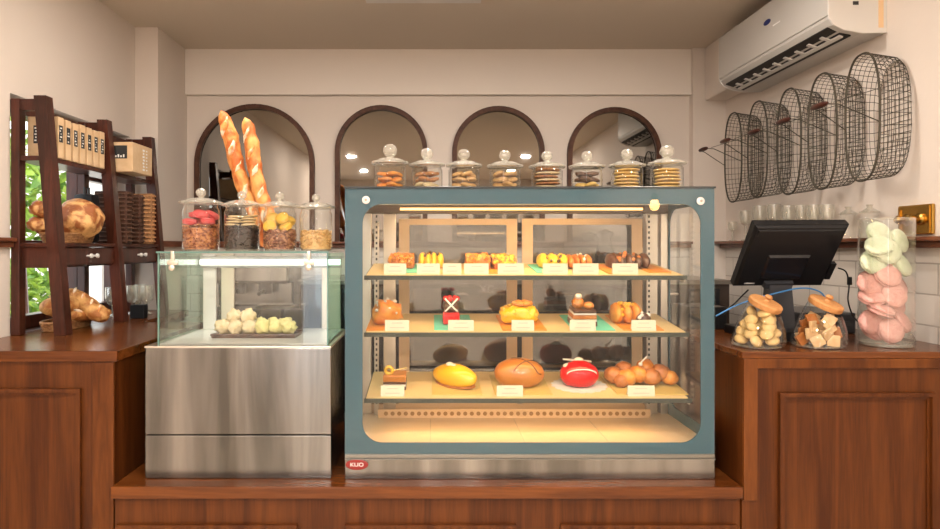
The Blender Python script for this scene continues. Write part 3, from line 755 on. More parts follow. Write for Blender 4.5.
for i in range(6): a = i*1.05; q.ico(c+Vector((.02*math.cos(a)+.008, .02*math.sin(a)-.012, .072)), (.014, .01, .008), 2, .2, 3, i)
build('fruit_piece', q, m_orange, t, True); fin_shelf(t)
board(566, 606, 2.035, 2.26, 1, m_mint, 'mint green cake board under the layered chocolate cake')
c = SP(582, 2.11, 1)+Vector((0, 0, .0045)); t = thing('layered_cake', 'tall layered chocolate and cream cake on mint board', 'cake', c)
for i, (mm_, hh) in enumerate(((m_choc, .016), (m_cream, .007), (m_bbrown, .014), (m_cream, .006), (m_choc, .01))):
    z0 = c.z+[0, .016, .023, .037, .043][i]; q = M(); q.box(c.x-.04+i*.001, c.x+.04-i*.001, c.y-.04, c.y+.04, z0, z0+hh, .003); build('cake_layer', q, mm_, t, True)
q = M(); q.ico(c+Vector((-.015, 0, .07)), (.019, .019, .02), 3, .25, 3, 2); q.ico(c+Vector((.018, -.005, .062)), (.018, .02, .012), 3, .25, 3, 4); build('choux_topping', q, m_caramel, t, True)
q = M(); q.ico(c+Vector((-.015, -.006, .092)), (.012, .012, .010), 2, .2, 3, 6); build('cream_rosette', q, m_cream, t, True); fin_shelf(t)
board(614, 652, 2.035, 2.26, 1, m_orb, 'orange cake board at the right end of the middle shelf')
t = loaf('apricot_pastry', 'orange fruit pastry at the right end of the middle shelf', 'pastry', 625, 1, .09, .1, .062, m_orange, D=2.15, crumbs=34, cm=m_yfruit, seed=52, ridges=3); fin_shelf(t)
t = loaf('chocolate_pastry', 'small chocolate capped pastry beside the apricot pastry', 'pastry', 643, 1, .045, .05, .04, m_choc, D=2.10, crumbs=6, cm=m_cream, seed=57); fin_shelf(t)
for px_, w, lab in ((397, .075, 'in front of the orange cake, middle shelf'), (461, .08, 'in front of the red berry cake, middle shelf'), (523, .07, 'in front of the yellow fruit cake, middle shelf'), (583, .08, 'in front of the layered cake, middle shelf'), (644, .076, 'in front of the apricot pastry, middle shelf')):
    card(px_, 1, lab, w)
# shelf 2 (bottom)
c = SP(395, 2.12, 2)+Vector((0, 0, .001)); t = thing('chocolate_slice', 'chocolate cake slice with yellow ring on top, lowest shelf', 'cake', c)
q = M(); q.box(c.x-.037, c.x+.037, c.y-.03, c.y+.03, c.z, c.z+.012, .002); q.box(c.x-.037, c.x+.037, c.y-.03, c.y+.03, c.z+.018, c.z+.026, .002); build('chocolate_sponge', q, m_choc, t)
q = M(); q.box(c.x-.0365, c.x+.0365, c.y-.0295, c.y+.0295, c.z+.012, c.z+.018); build('cream_layer', q, m_cream, t)
q = M(); q.box(c.x-.037, c.x+.037, c.y-.03, c.y+.03, c.z+.026, c.z+.048, .003); build('caramel_sponge', q, m_caramel, t)
q = M(); q.tube([c+Vector((-.018+.011*math.cos(i*PI/8), -.018, .062+.011*math.sin(i*PI/8))) for i in range(16)], .0055, 8, True); build('yellow_ring', q, m_yfruit, t, True)
q = M(); q.tube([c+Vector((-.008, -.018, .06)), c+Vector((.038, -.01, .068))], .0022, 6); build('wafer_stick', q, m_goldb, t); fin_shelf(t)
def oval(name, lab, px_, w, d, h, m, rz, D=2.14, seed=1, amp=.03):
    c = SP(px_, D, 2)+Vector((0, 0, .004)); t = thing(name, lab, 'cake', c, rz)
    q = M(); q.ico((c.x, c.y, c.z+h*.42), (w/2, d/2, h*.58), 4, amp, 1.5, seed, flat=.72); build('glazed_body', q, m, t, 'all'); return t, c
board(432, 480, 2.045, 2.25, 2, m_goldb, 'pale gold cake board under the yellow oval cake')
t, c = oval('yellow_cake', 'glossy bright yellow oval cake on the lowest shelf', 455, .182, .085, .068, m_yellow, -.75, seed=2)
q = M(); q.ico(c+Vector((-.012, -.005, .067)), (.013, .012, .008), 2, .3, 3, 3); q.ico(c+Vector((.006, -.007, .065)), (.009, .009, .007), 2, .3, 3, 5); build('cream_dollop', q, m_cream, t, True)
q = M(); q.lathe([(1, 0), (1, .006)], (0, 0, 0), 30)
for v in q.bm.verts: v.co = Vector((v.co.x*.080, v.co.y*.040, v.co.z-.0005))+c
build('biscuit_base', q, m_bbrown, t); fin_shelf(t)
board(492, 547, 2.045, 2.25, 2, m_goldb, 'pale gold cake board under the brown oval cake')
t, c = oval('caramel_cake', 'smooth brown oval cake with crossed dark lines, lowest shelf', 519, .165, .115, .088, m_caramel, 0, seed=4)
q = M()
for s in (1, -1):
    pts = []
    for i in range(11):
        u = (i-5)/5; x_, y_ = .02+s*u*.045, -.02+u*.03*1
        zz = 1-(x_/.0825)**2-(y_/.0575)**2; pts.append(c+Vector((x_, y_, .088*.42+.088*.58*math.sqrt(max(.05, zz))+.001)))
    q.tube(pts, .0016, 6)
build('score_line', q, m_choc, t); fin_shelf(t)
c = SP(579, 2.14, 2)+Vector((0, 0, .0005)); q = M()
pts = []
for i in range(72):
    a = 2*PI*i/72; r_ = 1+.05*math.sin(a*18); pts.append((.088*r_*math.cos(a), .078*r_*math.sin(a)))
q.prism(pts, lambda u, v, t_: Vector((c.x+u, c.y+v, c.z+t_)), 0, .0018)
o = tag(build('paper_doily', q, m_cream, base=c), 'white scalloped paper doily under the red cake', 'doily'); o.rotation_euler = (TILT, 0, 0)
t, c = oval('red_cake', 'shiny red glazed oval cake on a paper doily', 579, .128, .1, .080, m_redg, 0, seed=6, amp=.01)
q = M(); q.ico(c+Vector((0, .015, .078)), (.016, .012, .009), 2, .2, 3, 2); q.box(c.x-.05, c.x+.045, c.y+.02, c.y+.03, c.z+.072, c.z+.076, .001, Ry(.08)); q.ico(c+Vector((-.042, .0, .062)), (.012, .012, .009), 2, .3, 3, 4); build('white_chocolate', q, m_cream, t, True)
q = M(); q.tube([c+Vector((.048*math.cos(u*PI/10+.0), -.036-.008*math.sin(u*PI/10), .045+.018*math.sin(u*PI/10))) for u in range(11)], [.0008]+[.0022]*9+[.0008], 6); build('highlight_arc', q, m_cream, t, True)  # painted highlight: pale arc in place of a glint on the glaze
fin_shelf(t)
board(608, 676, 2.045, 2.26, 2, m_goldb, 'pale gold cake board under the pull-apart rolls')
c = SP(640, 2.15, 2)+Vector((0, 0, .004)); t = thing('pull_apart_bread', 'golden brown pull-apart bread of joined rolls, lowest shelf', 'bread', c)
for i, (a, b_, h_, s_) in enumerate(((-.088, 0, .028, .030), (-.05, -.02, .026, .030), (-.045, .03, .04, .028), (-.01, -.01, .034, .031), (.03, -.02, .028, .030), (.025, .03, .045, .03), (.065, 0, .036, .031), (.092, -.015, .024, .026), (-.072, -.03, .018, .024))):
    q = M(); q.ico(c+Vector((a, b_, h_)), (s_, s_, s_*.92), 3, .18, 2.5, i, flat=.85); build('roll', q, m_orange if i % 2 else m_bbrown, t, 'all')
q = M(); q.tube([c+Vector((.0, 0, .07)), c+Vector((.018, -.005, .093))], .0028, 6); q.ico(c+Vector((-.004, -.01, .068)), .007, 2); build('chocolate_stick', q, m_cream, t, True)
fin_shelf(t)
for px_, w, lab in ((392.5, .074, 'in front of the chocolate slice, lowest shelf'), (510, .082, 'in front of the brown oval cake, lowest shelf'), (641.5, .084, 'in front of the pull-apart bread, lowest shelf')):
    card(px_, 2, lab, w)
card(436, 2, 'lying flat near the yellow oval cake', .05, .006) if False else None

# ------------------------------------------------------------------ small cabinet contents
zd = zct+.0065
c = Vector((X(258, 2.15), 2.15, zd))
t = thing('serving_tray', 'dark brown tray holding pale cream buns in the small cabinet', 'tray', c)
q = M(); q.box(c.x-.135, c.x+.135, c.y-.06, c.y+.06, c.z, c.z+.008, .003); build('tray_base', q, m_choc, t)
q = M(); q.tube([c+Vector((sx*.135, sy*.06, .01)) for sx, sy in ((-1, -1), (1, -1), (1, 1), (-1, 1))], .004, 8, True); build('tray_rim', q, m_choc, t, True); finish(t)
m_bun = mat('cream_bun', (0.5904, 0.4845, 0.3023), .7, noise_col=(0.5472, 0.4072, 0.215), nscale=40, bump=.3, bscale=80)
m_bung = mat('lemon_bun', (0.576, 0.5049, 0.2123), .7, noise_col=(0.5328, 0.4618, 0.1724), nscale=40, bump=.3, bscale=80)
random.seed(3)
for i, (a, b_, z_) in enumerate(((-.105, -.03, 0), (-.063, -.035, 0), (-.02, -.03, 0), (.024, -.034, 0), (.066, -.03, 0), (.106, -.03, 0), (-.085, .02, 0), (-.04, .018, 0), (.004, .02, 0), (.048, .018, 0), (.09, .02, 0), (-.075, -.01, .030), (-.03, -.008, .032))):
    q = M(); q.ico(c+Vector((a, b_, .032+z_)), (.025, .024, .024), 3, .6, 3.2, i, flat=.9)
    tag(build('cream_bun', q, m_bung if a > .0 else m_bun, smooth='all'), 'knobbly %s bun heaped on the dark tray in the small cabinet' % ('pale yellow' if a > 0 else 'cream white'), 'bun', 'pale buns on the dark tray')
c2 = Vector((X(281, 2.25), 2.265, zd))
t = thing('plastic_box', 'clear plastic box with two dark puddings behind the buns', 'box', c2)
q = M(); q.box(c2.x-.085, c2.x+.085, c2.y-.035, c2.y+.035, c2.z, c2.z+.095, .006); build('clear_shell', q, m_jar, t); finish(t)
for s, lb in ((-.04, 'left'), (.04, 'right')):
    q = M(); q.lathe([(.026, 0), (.033, .02), (.034, .045), (.0005, .05)], c2+Vector((s, 0, .030)), 20); q.lathe([(.03, .002), (.03, .030)], c2+Vector((s, 0, 0)), 20)
    tag(build('pudding_cup', q, m_black2, smooth=True), 'dark pudding cup in the clear box, the %s one' % lb, 'pudding')

# ------------------------------------------------------------------ right counter: cookie jars, macarons, till
def cone_jar(px_, lab, group):
    D = 2.005; c = Vector((X(px_, D), D, ZC+.001)); t = thing('cookie_jar', lab, 'jar', c)
    n = 32; H0 = .118; sl = Vector((-.0, 0, 0))
    q = M(); rings = []
    prof = [(.066, 0), (.076, .006), (.078, .018), (.069, .06), (.055, .10), (.046, .122)]
    for r, z in prof:
        ring = []
        for i in range(n):
            a = 2*PI*i/n; f = z/.122
            x_, y_ = r*math.cos(a)+f*.022, r*math.sin(a)
            zz = z + f*f*(-x_*.28+y_*.38)
            ring.append(q.bm.verts.new(c+Vector((x_, y_, zz))))
        rings.append(ring)
    q.bm.faces.new(rings[0])
    for a, b_ in zip(rings, rings[1:]):
        for i in range(n): q.bm.faces.new((a[i], a[(i+1) % n], b_[(i+1) % n], b_[i]))
    build('glass_body', q, m_jar, t, True)
    q = M(); q.lathe([(.067, .0008), (.067, .004)], c, 28); build('glass_base', q, m_lidg, t, True)
    R = Rx(.36) @ Ry(.27); lc = c+Vector((.023, 0, .125))
    q = M(); q.lathe([(.047, -.004), (.050, 0), (.050, .012), (.046, .016), (.0005, .017)], lc, 28, R); ld = build('wooden_lid', q, mat('cork_lid', (0.432, 0.1816, 0.05182), .6, noise_col=(0.5184, 0.2486, 0.08532), nscale=30, stretch=(1, 4, 1)), t, True)
    q = M(); kc = lc + R @ Vector((.0, 0, .017)); q.lathe([(.010, 0), (.006, .006), (.012, .013), (.008, .019), (.0005, .02)], kc, 16, R); build('knob', q, MATS['cork_lid'], ld, True)
    finish(t); return c
m_kc = mat('button_cookie', (0.576, 0.402, 0.169), .7, noise_col=(0.5184, 0.3123, 0.1045), nscale=50)
m_kc2 = mat('square_biscuit', (0.5328, 0.3102, 0.1304), .7, noise_col=(0.5904, 0.3995, 0.211), nscale=60)
c = cone_jar(757, 'cone shaped glass jar of round yellow cookies, left one with wooden lid', 'g')
random.seed(11)
def fill(c, kind):
    k = 0
    for lev in range(5):
        z = .022+lev*.0205; R_ = .053-(lev*.0058); nn = (6, 6, 5, 4, 3)[lev]; sx = lev*.0035
        for i in range(nn + (1 if lev < 3 else 0)):
            if i == nn: x_, y_ = sx, 0
            else:
                a = 2*PI*i/nn + lev*.6; x_, y_ = sx+R_*math.cos(a)*.93, R_*math.sin(a)*.93
            if kind == 'round':
                q = M(); q.ico(c+Vector((x_, y_, z)), (.0205, .0205, .0105), 2, .08, 2, k, Rx(random.uniform(.3, 1.3)) @ Ry(random.uniform(-.6, .6)))
                tag(build('button_cookie', q, m_kc, smooth='all'), 'small round pale yellow cookie in the left wooden-lidded jar', 'cookie', 'round cookies in the left wooden-lidded jar')
            elif lev < 4:
                q = M(); cc = c+Vector((x_*.97, y_*.97, z)); s_ = .0175
                q.box(cc.x-s_, cc.x+s_, cc.y-.004, cc.y+.004, cc.z-s_, cc.z+s_, .003, Rz(random.uniform(-.6, .6)) @ Ry(random.uniform(-.6, .6)) @ Rx(random.uniform(-.6, .3)))
                tag(build('square_biscuit', q, m_kc2 if k % 3 else m_bbrown, smooth=True), 'small square biscuit in the right wooden-lidded jar', 'biscuit', 'square biscuits in the right wooden-lidded jar')
            k += 1
fill(c, 'round')
c = cone_jar(817.5, 'cone shaped glass jar of square biscuits, right one with wooden lid', 'g')
fill(c, 'square')
# macaron cylinder
D = 2.03; c = Vector((X(886, D), D, ZC+.001)); ch = Zr(219, 2.0)-ZC
t = thing('glass_cylinder', 'tall clear glass cylinder full of pink and pale green macarons', 'vase', c)
q = M(); q.lathe([(.074, 0), (.076, .004), (.076, ch)], c, 40, cap=False); q.lathe([(.073, ch), (.073, .012)], c, 40, cap=False); build('glass_wall', q, m_jar, t, True)
q = M(); q.lathe([(.072, .001), (.072, .010)], c, 32); build('glass_base', q, m_lidg, t, True)
q = M(); q.lathe([(.073, ch), (.0745, ch+.002), (.076, ch)], c, 40, cap=False); build('glass_rim', q, m_lidg, t, True); finish(t)
mg = make_macaron('x', 'macarons in the tall glass cylinder', m_lgreen, m_fillg, .038, .032)
mp = make_macaron('x', 'macarons in the tall glass cylinder', m_lpink, m_fill, .039, .034)
spots = [  # crop px, tilt, colour, label
 (128, 143, .02, 1.15, .25, 'g', 'pale green macaron at the very top left of the glass cylinder'),
 (108, 186, -.03, .7, -.5, 'g', 'pale green macaron half hidden at upper left of the cylinder'),
 (204, 168, .01, 1.0, 1.0, 'g', 'pale green macaron on its edge at upper right of the cylinder'),
 (160, 205, -.034, 1.4, .1, 'g', 'cream green macaron facing out, middle of the pale green ones'),
 (102, 238, -.012, 1.2, -.3, 'g', 'pale green macaron at lower left of the pale green ones'),
 (202, 248, -.012, .9, .8, 'g', 'pale green macaron leaning at lower right of the pale green ones'),
 (158, 281, -.03, 1.1, .1, 'p', 'pink macaron facing out, topmost of the pink ones'),
 (100, 306, .0, 1.2, -.6, 'p', 'pink macaron at left edge just under the pale green ones'),
 (206, 315, .02, .9, .7, 'p', 'pink macaron behind glass at right, second pink row'),
 (178, 347, -.034, 1.35, .2, 'p', 'large pink macaron facing out at mid-height right of the cylinder'),
 (102, 352, -.008, .5, -.3, 'p', 'pink macaron lying tilted at left, mid-height of the cylinder'),
 (212, 376, .025, 1.0, .9, 'p', 'pink macaron at right edge behind the large one'),
 (136, 396, -.03, .35, .25, 'p', 'pink macaron lying nearly flat showing its filling'),
 (96, 437, -.005, 1.4, -.3, 'p', 'pink macaron facing out at lower left of the cylinder'),
 (205, 434, -.0, .8, .8, 'p', 'pink macaron leaning at lower right of the cylinder'),
 (168, 474, -.034, 1.3, .1, 'p', 'pink macaron facing out at the bottom of the cylinder'),
 (112, 488, .02, .9, .2, 'p', 'pink macaron at the bottom left behind the front one'),
 (155, 170, .038, .4, .2, 'g', 'pale green macaron deep behind the cream green one'),
 (150, 320, .038, .3, .2, 'p', 'pink macaron deep behind the topmost pink one'),
 (165, 430, .038, .3, .2, 'p', 'pink macaron deep behind the flat lying one')]
for cx_, cy_, dy, u, w, kk, lab in spots:
    px_, py_ = 840+cx_/3.31, 190+cy_/3.31
    dy *= .8; p = P(px_, py_, D+dy)
    dx = p.x-c.x; mxr = math.sqrt(max(0, .042**2-dy*dy))
    p.x = c.x+max(-mxr-.004, min(mxr+.004, dx)); p.z = max(p.z, ZC+.05)
    copy_tree(mg if kk == 'g' else mp, p, (u, w, 0), lab)
for o in (mg, mp):
    for ch_ in [q_ for q_ in COL.objects if q_.parent == o]: bpy.data.objects.remove(ch_)
    bpy.data.objects.remove(o)
# till monitor
tl, tr, bl, br = Vector((1.019, 2.05, E+.0725)), Vector((1.317, 2.05, E+.0745)), Vector((1.019, 2.20, E-.129)), Vector((1.317, 2.20, E-.125))
till = thing('till_monitor', 'black touch screen till monitor seen from behind, tilted on its stand', 'till', (1.168, 2.2, ZC))
u = (tr-tl).normalized(); v = (tl-bl); vh = v.length; v.normalize(); nrm = u.cross(v).normalized()   # towards the camera side
if nrm.y > 0: nrm = -nrm
W_ = (tr-tl).length
def slab(q, u0, u1, v0, v1, n0, n1, taper=0.):
    vs = []
    for nn, tp in ((n0, 0), (n1, taper)):
        for a, b_ in ((u0+tp, v0+tp), (u1-tp, v0+tp), (u1-tp, v1-tp), (u0+tp, v1-tp)): vs.append(q.bm.verts.new(bl+u*a+v*b_+nrm*nn))
    for f in ((0, 1, 2, 3), (7, 6, 5, 4), (0, 4, 5, 1), (1, 5, 6, 2), (2, 6, 7, 3), (3, 7, 4, 0)): q.bm.faces.new([vs[i] for i in f])
q = M(); slab(q, 0, W_, 0, vh, -.024, -.002, 0); build('screen_housing', q, m_black, till)
q = M(); slab(q, .003, W_-.003, .003, vh-.003, -.002, .006, .006); slab(q, .012, W_-.012, vh-.042, vh-.014, .004, .010, .004); bc = build('back_cover', q, m_black, till)
q = M(); slab(q, .075, W_-.085, .035, .135, .006, .013, .006); build('cover_plate', q, m_black2, bc)
q = M(); slab(q, .092, W_-.11, .005, .03, .008, .022, .002); build('hinge_block', q, mat('dark_grey_plastic', (0.02972, 0.02972, 0.033), .3), till)
q = M(); slab(q, .0, W_, 0, vh, -.0265, -.0245, .008); build('screen', q, m_black2, till)
q = M(); slab(q, W_-.002, W_+.016, .03, .095, -.012, .004); build('card_reader', q, m_black, till)
q = M(); slab(q, .03, .065, .014, .019, .0058, .0066); build('maker_mark', q, mat('mark_grey', (.3, .3, .3), .4), bc)
q = M(); q.prism([(-.05, ZC+.03), (.05, ZC+.03), (.036, ZC+.185), (-.036, ZC+.185)], lambda a, b_, t_: Vector((1.165+a, t_, b_)), 2.17, 2.21); build('stand_neck', q, mat('dark_grey_plastic2', (0.02048, 0.02177, 0.027), .3), till)
q = M(); q.box(1.05, 1.28, 2.10, 2.34, ZC, ZC+.032, .006); build('stand_base', q, m_black, till)
finish(till)
q = M(); q.box(.96, 1.10, 2.42, 2.60, ZC, ZC+.085, .006); q.box(.97, 1.09, 2.419, 2.421, ZC+.05, ZC+.056)
t = tag(build('receipt_printer', q, m_black), 'low black receipt printer behind the left wooden-lidded jar', 'printer')
q = M(); q.box(1.30, 1.50, 2.30, 2.56, ZC, ZC+.075, .006); q.box(1.32, 1.48, 2.297, 2.301, ZC+.03, ZC+.045, .001)
tag(build('cash_drawer', q, mat('drawer_black', (.02, .02, .022), .3)), 'flat black cash drawer behind the macaron cylinder', 'cash drawer')
def cable(lab, pts, m, r=.0025, nm='cable'):
    P_ = [Vector(p) for p in pts]; out = []
    for i in range(len(P_)-1):
        p0, p1, p2, p3 = P_[max(i-1, 0)], P_[i], P_[i+1], P_[min(i+2, len(P_)-1)]
        for s in range(8):
            t_ = s/8; out.append(.5*((2*p1)+(p2-p0)*t_+(2*p0-5*p1+4*p2-p3)*t_*t_+(3*p1-p0-3*p2+p3)*t_**3))
    out.append(P_[-1]); q = M(); q.tube(out, r, 8)
    return tag(build(nm, q, m, smooth=True), lab, 'cable')
m_blue = mat('blue_cable', (.04, .18, .42), .4)
cable('bright blue network cable looping across the till stand', [P(716, 316, 2.12), P(733, 307, 2.12), P(748, 301, 2.1), P(765, 296, 2.1), P(781, 292, 2.13), P(797, 288.5, 2.14), P(812, 289, 2.15), P(824, 296, 2.16), P(830, 318, 2.17), (X(832, 2.2), 2.2, ZC+.003)], m_blue)
cable('black cable with a plug hanging right of the till monitor', [P(838, 268, 2.19), P(846, 272, 2.19), P(849, 285, 2.19), P(848, 300, 2.19), P(852, 314, 2.22), P(858, 322, 2.29)], m_black)
q = M(); p = P(849.5, 281, 2.19); q.box(p.x-.006, p.x+.006, p.y-.006, p.y+.006, p.z-.014, p.z+.014, .003); tag(build('cable_plug', q, m_black), 'small black ferrite plug on the cable right of the till', 'plug')
cable('black cable drooping from the lower left of the till monitor', [P(748, 290, 2.19), P(741, 297, 2.16), P(734, 304, 2.14), P(728, 309, 2.19), P(724, 314, 2.22)], m_black)

# brass switch plate
y0, y1 = 2.065, 2.215
sw = thing('light_switch', 'square brass double toggle light switch on the right wall', 'switch', (XR, (y0+y1)/2, E+.045))
z0_, z1_ = E+.044, E+.142
q = M(); q.box(XR-.012, XR-.0005, y0, y1, z0_, z1_, .004); build('back_plate', q, m_brass, sw)
q = M(); q.ring([(y0+.006, z0_+.006), (y1-.006, z0_+.006), (y1-.006, z1_-.006), (y0+.006, z1_-.006)], [(y0+.014, z0_+.014), (y1-.014, z0_+.014), (y1-.014, z1_-.014), (y0+.014, z1_-.014)], fyz, XR-.016, XR-.011); build('raised_rim', q, m_brass, sw)
for yy in (2.112, 2.168):
    q = M(); q.lathe([(.020, 0), (.020, .006), (.016, .010), (.010, .012), (.009, .024), (.013, .029), (.014, .036), (.009, .043), (.0005, .045)], (XR-.012, yy, E+.094), 20, Ry(-PI/2)); build('toggle_knob', q, m_brass, sw, True)
finish(sw)

# ------------------------------------------------------------------ wire baskets
def make_basket():
    t = thing('wire_basket', 'x', 'basket', (XR, 0, 0), group='wire baskets hung on the right wall')
    hw, hh, dep = .090, .219, .118
    def loop(f, x_, n=44, pw=2.5):
        out = []
        for i in range(n):
            a = 2*PI*i/n; ca, sa = math.cos(a), math.sin(a)
            out.append(Vector((x_, hw*f*math.copysign(abs(ca)**(2/pw), ca), hh*f*math.copysign(abs(sa)**(2/pw), sa))))
        return out
    NL = 48
    xr_ = XR-dep
    def fx(s):   # s 0 rim .. 1 wall
        return (1-.08*s) if s < .8 else (1-.064-.10*((s-.8)/.2)**2)
    q = M()
    ss = [.14, .28, .42, .56, .70, .84, .96]
    for s in ss: q.tube([p+Vector((0, random.uniform(-.001, .001), 0)) for p in loop(fx(s), xr_+dep*s*.99, 40)], .0011, 4, True)
    rings = [loop(fx(s), xr_+dep*s*.99, NL) for s in [0]+ss+[.99]]
    for i in range(NL): q.tube([r[i] for r in rings], .0011, 4, False, False)
    # back grid near the wall
    xw_ = XR-.003; f = fx(.99)
    def inside(y, z): return (abs(y)/(hw*f))**2.5+(abs(z)/(hh*f))**2.5 <= 1
    k = .0195
    for i in range(-11, 12):
        z = i*k
        if abs(z) < hh*f: w = hw*f*(1-(abs(z)/(hh*f))**2.5)**(1/2.5); q.tube([(xw_, -w, z), (xw_, w, z)], .0011, 4, False, False)
    for i in range(-4, 5):
        y = i*k
        if abs(y) < hw*f: w = hh*f*(1-(abs(y)/(hw*f))**2.5)**(1/2.5); q.tube([(xw_, y, -w), (xw_, y, w)], .0011, 4, False, False)
    build('wire_mesh', q, m_wire, t)
    q = M(); q.tube(loop(1, xr_, 48), .0038, 6, True); build('rim', q, m_wire, t, True)
    # bail handle sticking out into the room
    gx = XR-.265; gz = .04
    q = M(); q.tube([(xr_, -hw*.96, -.03), (gx+.03, -.055, gz-.006), (gx, -.04, gz), (gx, .04, gz), (gx+.03, .055, gz-.006), (xr_, hw*.96, -.03)], .002, 6)
    q.tube([(xr_, -hw*.9, .08), (gx+.02, -.045, gz+.002)], .0014, 5)
    hn = build('handle', q, m_wire, t)
    q = M(); q.tube([(gx, -.045, gz), (gx, -.035, gz), (gx, 0, gz), (gx, .035, gz), (gx, .045, gz)], [.005, .0085, .0105, .0085, .005], 12); build('grip', q, m_grip, hn, True)
    return t
bk = make_basket(); del bk['_r']
labs = ['oval wire basket on the right wall, nearest and largest looking', 'oval wire basket on the wall, second nearest below the air conditioner', 'oval wire basket on the wall, middle one of five', 'oval wire basket on the wall, second from the far end', 'oval wire basket on the wall, farthest one above the big case corner']
for i, (D, dz) in enumerate(((2.24, .45), (2.47, .443), (2.70, .442), (2.96, .4485), (3.20, .4455))):
    if i == 0: bk.location = (XR, D, E+dz); bk['label'] = labs[0]
    else: copy_tree(bk, (XR, D, E+dz), label=labs[i])

# ------------------------------------------------------------------ air conditioner
a0, a1 = 2.286, 3.16
ac = thing('air_conditioner', 'white wall mounted split air conditioner with open dark louvre', 'air conditioner', (XR, (a0+a1)/2, E+.76))
prof = [(0, .76), (-.085, .758), (-.150, .770), (-.185, .788), (-.200, .808), (-.2035, .83), (-.2035, .99), (-.196, 1.02), (-.18, 1.035), (0, 1.04)]
q = M(); q.prism(prof, lambda a, b_, t_: Vector((XR-.0005+a, t_, E+b_)), a0+.006, a1-.006); build('casing', q, m_ac, ac)
prof2 = [(a*1.01, b_-.002 if b_ < .9 else b_+.002) for a, b_ in prof]
for yy in (a0, a1-.007):
    q = M(); q.prism(prof2, lambda a, b_, t_: Vector((XR-.0005+a, t_, E+b_)), yy, yy+.007); build('side_panel', q, m_acside, ac)
q = M(); q.box(XR-.207, XR-.2035, a0+.004, a1-.004, E+.82, E+1.015, .001); fp = build('front_panel', q, m_ac, ac)
q = M(); p = Vector((XR-.2075, 2.70, E+.938)); q.lathe([(1, 0), (1, .0015)], (0, 0, 0), 22, Ry(-PI/2))
for v_ in q.bm.verts: v_.co = Vector((v_.co.x, v_.co.y*.028, v_.co.z*.011))+p
build('maker_badge', q, mat('navy', (.02, .03, .14), .3), fp)
q = M(); q.box(XR-.2085, XR-.207, 2.60, 2.655, E+.905, E+.910); build('model_print', q, m_whiteink, fp)
# outlet slot follows the lower front curve
def acl(s, n): # point along lower curve
    A, B_ = Vector((XR-.188, 0, E+.786)), Vector((XR-.100, 0, E+.7575))
    d = (B_-A); nn = Vector((-d.z, 0, d.x)).normalized()
    if nn.z > 0: nn = -nn
    return A+d*s+nn*n
def slabs(q, y0, y1, s0, s1, n0, n1):
    vs = [q.bm.verts.new(acl(s, n)+Vector((0, y, 0))) for n in (n0, n1) for y, s in ((y0, s0), (y1, s0), (y1, s1), (y0, s1))]
    for f in ((0, 1, 2, 3), (7, 6, 5, 4), (0, 4, 5, 1), (1, 5, 6, 2), (2, 6, 7, 3), (3, 7, 4, 0)): q.bm.faces.new([vs[i] for i in f])
q = M(); slabs(q, a0+.035, a1-.04, -.02, .95, -.002, .003); build('outlet_slot', q, m_dark, ac)
q = M(); slabs(q, a0+.05, a1-.05, .60, .76, .003, .009); build('louvre', q, m_acside, ac)
for i in range(9):
    q = M(); y = a0+.10+i*.083; slabs(q, y, y+.016, .24, .66, .003, .008); build('vane', q, m_acside, ac)
q = M(); q.box(XR-.03, XR-.012, a0-.001, a0+.0005, E+.775, E+.97); build('side_label', q, mat('label_peach', (.75, .52, .30), .6), ac)
q = M(); q.box(XR-.12, XR-.10, a0-.001, a0+.0005, E+.855, E+.868); build('side_mark', q, m_ink, ac)
finish(ac)
q = M(); q.box(XR-.115, XR, a1+.005, 3.538, E+.80, CE, .01); tag(build('trim_9', q, m_wall), kind='structure')

# ------------------------------------------------------------------ glassware on the right ledge
def goblet(label, x_, y_, h, r, stem=True):
    t = thing('wine_glass', label, 'glass', (x_, y_, RT), group='glassware on the right ledge')
    L = Vector((x_, y_, RT+.0006))
    if stem:
        q = M(); q.lathe([(r*.2, h*.5), (r*.8, h*.58), (r, h*.75), (r*.9, h)], L, 20, cap=False); build('bowl', q, m_lidg, t, True)
        q = M(); q.lathe([(r*.8, 0), (r*.75, .003), (.004, .008), (.004, h*.5)], L, 16); build('stem', q, m_lidg, t, True)
    else:
        q = M(); q.lathe([(r*.9, 0), (r, h*.7), (r*.9, h*.74)], L, 20); build('bowl', q, m_jar, t, True)
        q = M(); q.lathe([(r*1.1, h*.75), (r*1.15, h*.78), (r*.4, h*.9), (.008, h*.92), (.012, h)], L, 18); build('lid', q, m_lidg, t, True)
    finish(t)
order = ['first', 'second', 'third', 'fourth', 'fifth', 'sixth', 'seventh', 'eighth', 'ninth']
gl = [(3.38, .10, .025, 1), (3.24, .15, .03, 1), (3.10, .165, .034, 1), (2.97, .165, .032, 1), (2.85, .15, .03, 1), (2.75, .145, .026, 1), (2.66, .14, .028, 1), (2.57, .135, .028, 1)]
for i, (y_, h, r, s) in enumerate(gl):
    goblet('clear stemmed glass on the right wall ledge behind the till, %s from the corner' % order[i], 1.563, y_, h, r, True)
goblet('clear lidded glass pot on the ledge above the till corner', 1.562, 2.44, .118, .028, False)
goblet('clear lidded glass pot on the ledge behind the macaron cylinder', 1.562, 2.32, .118, .028, False)

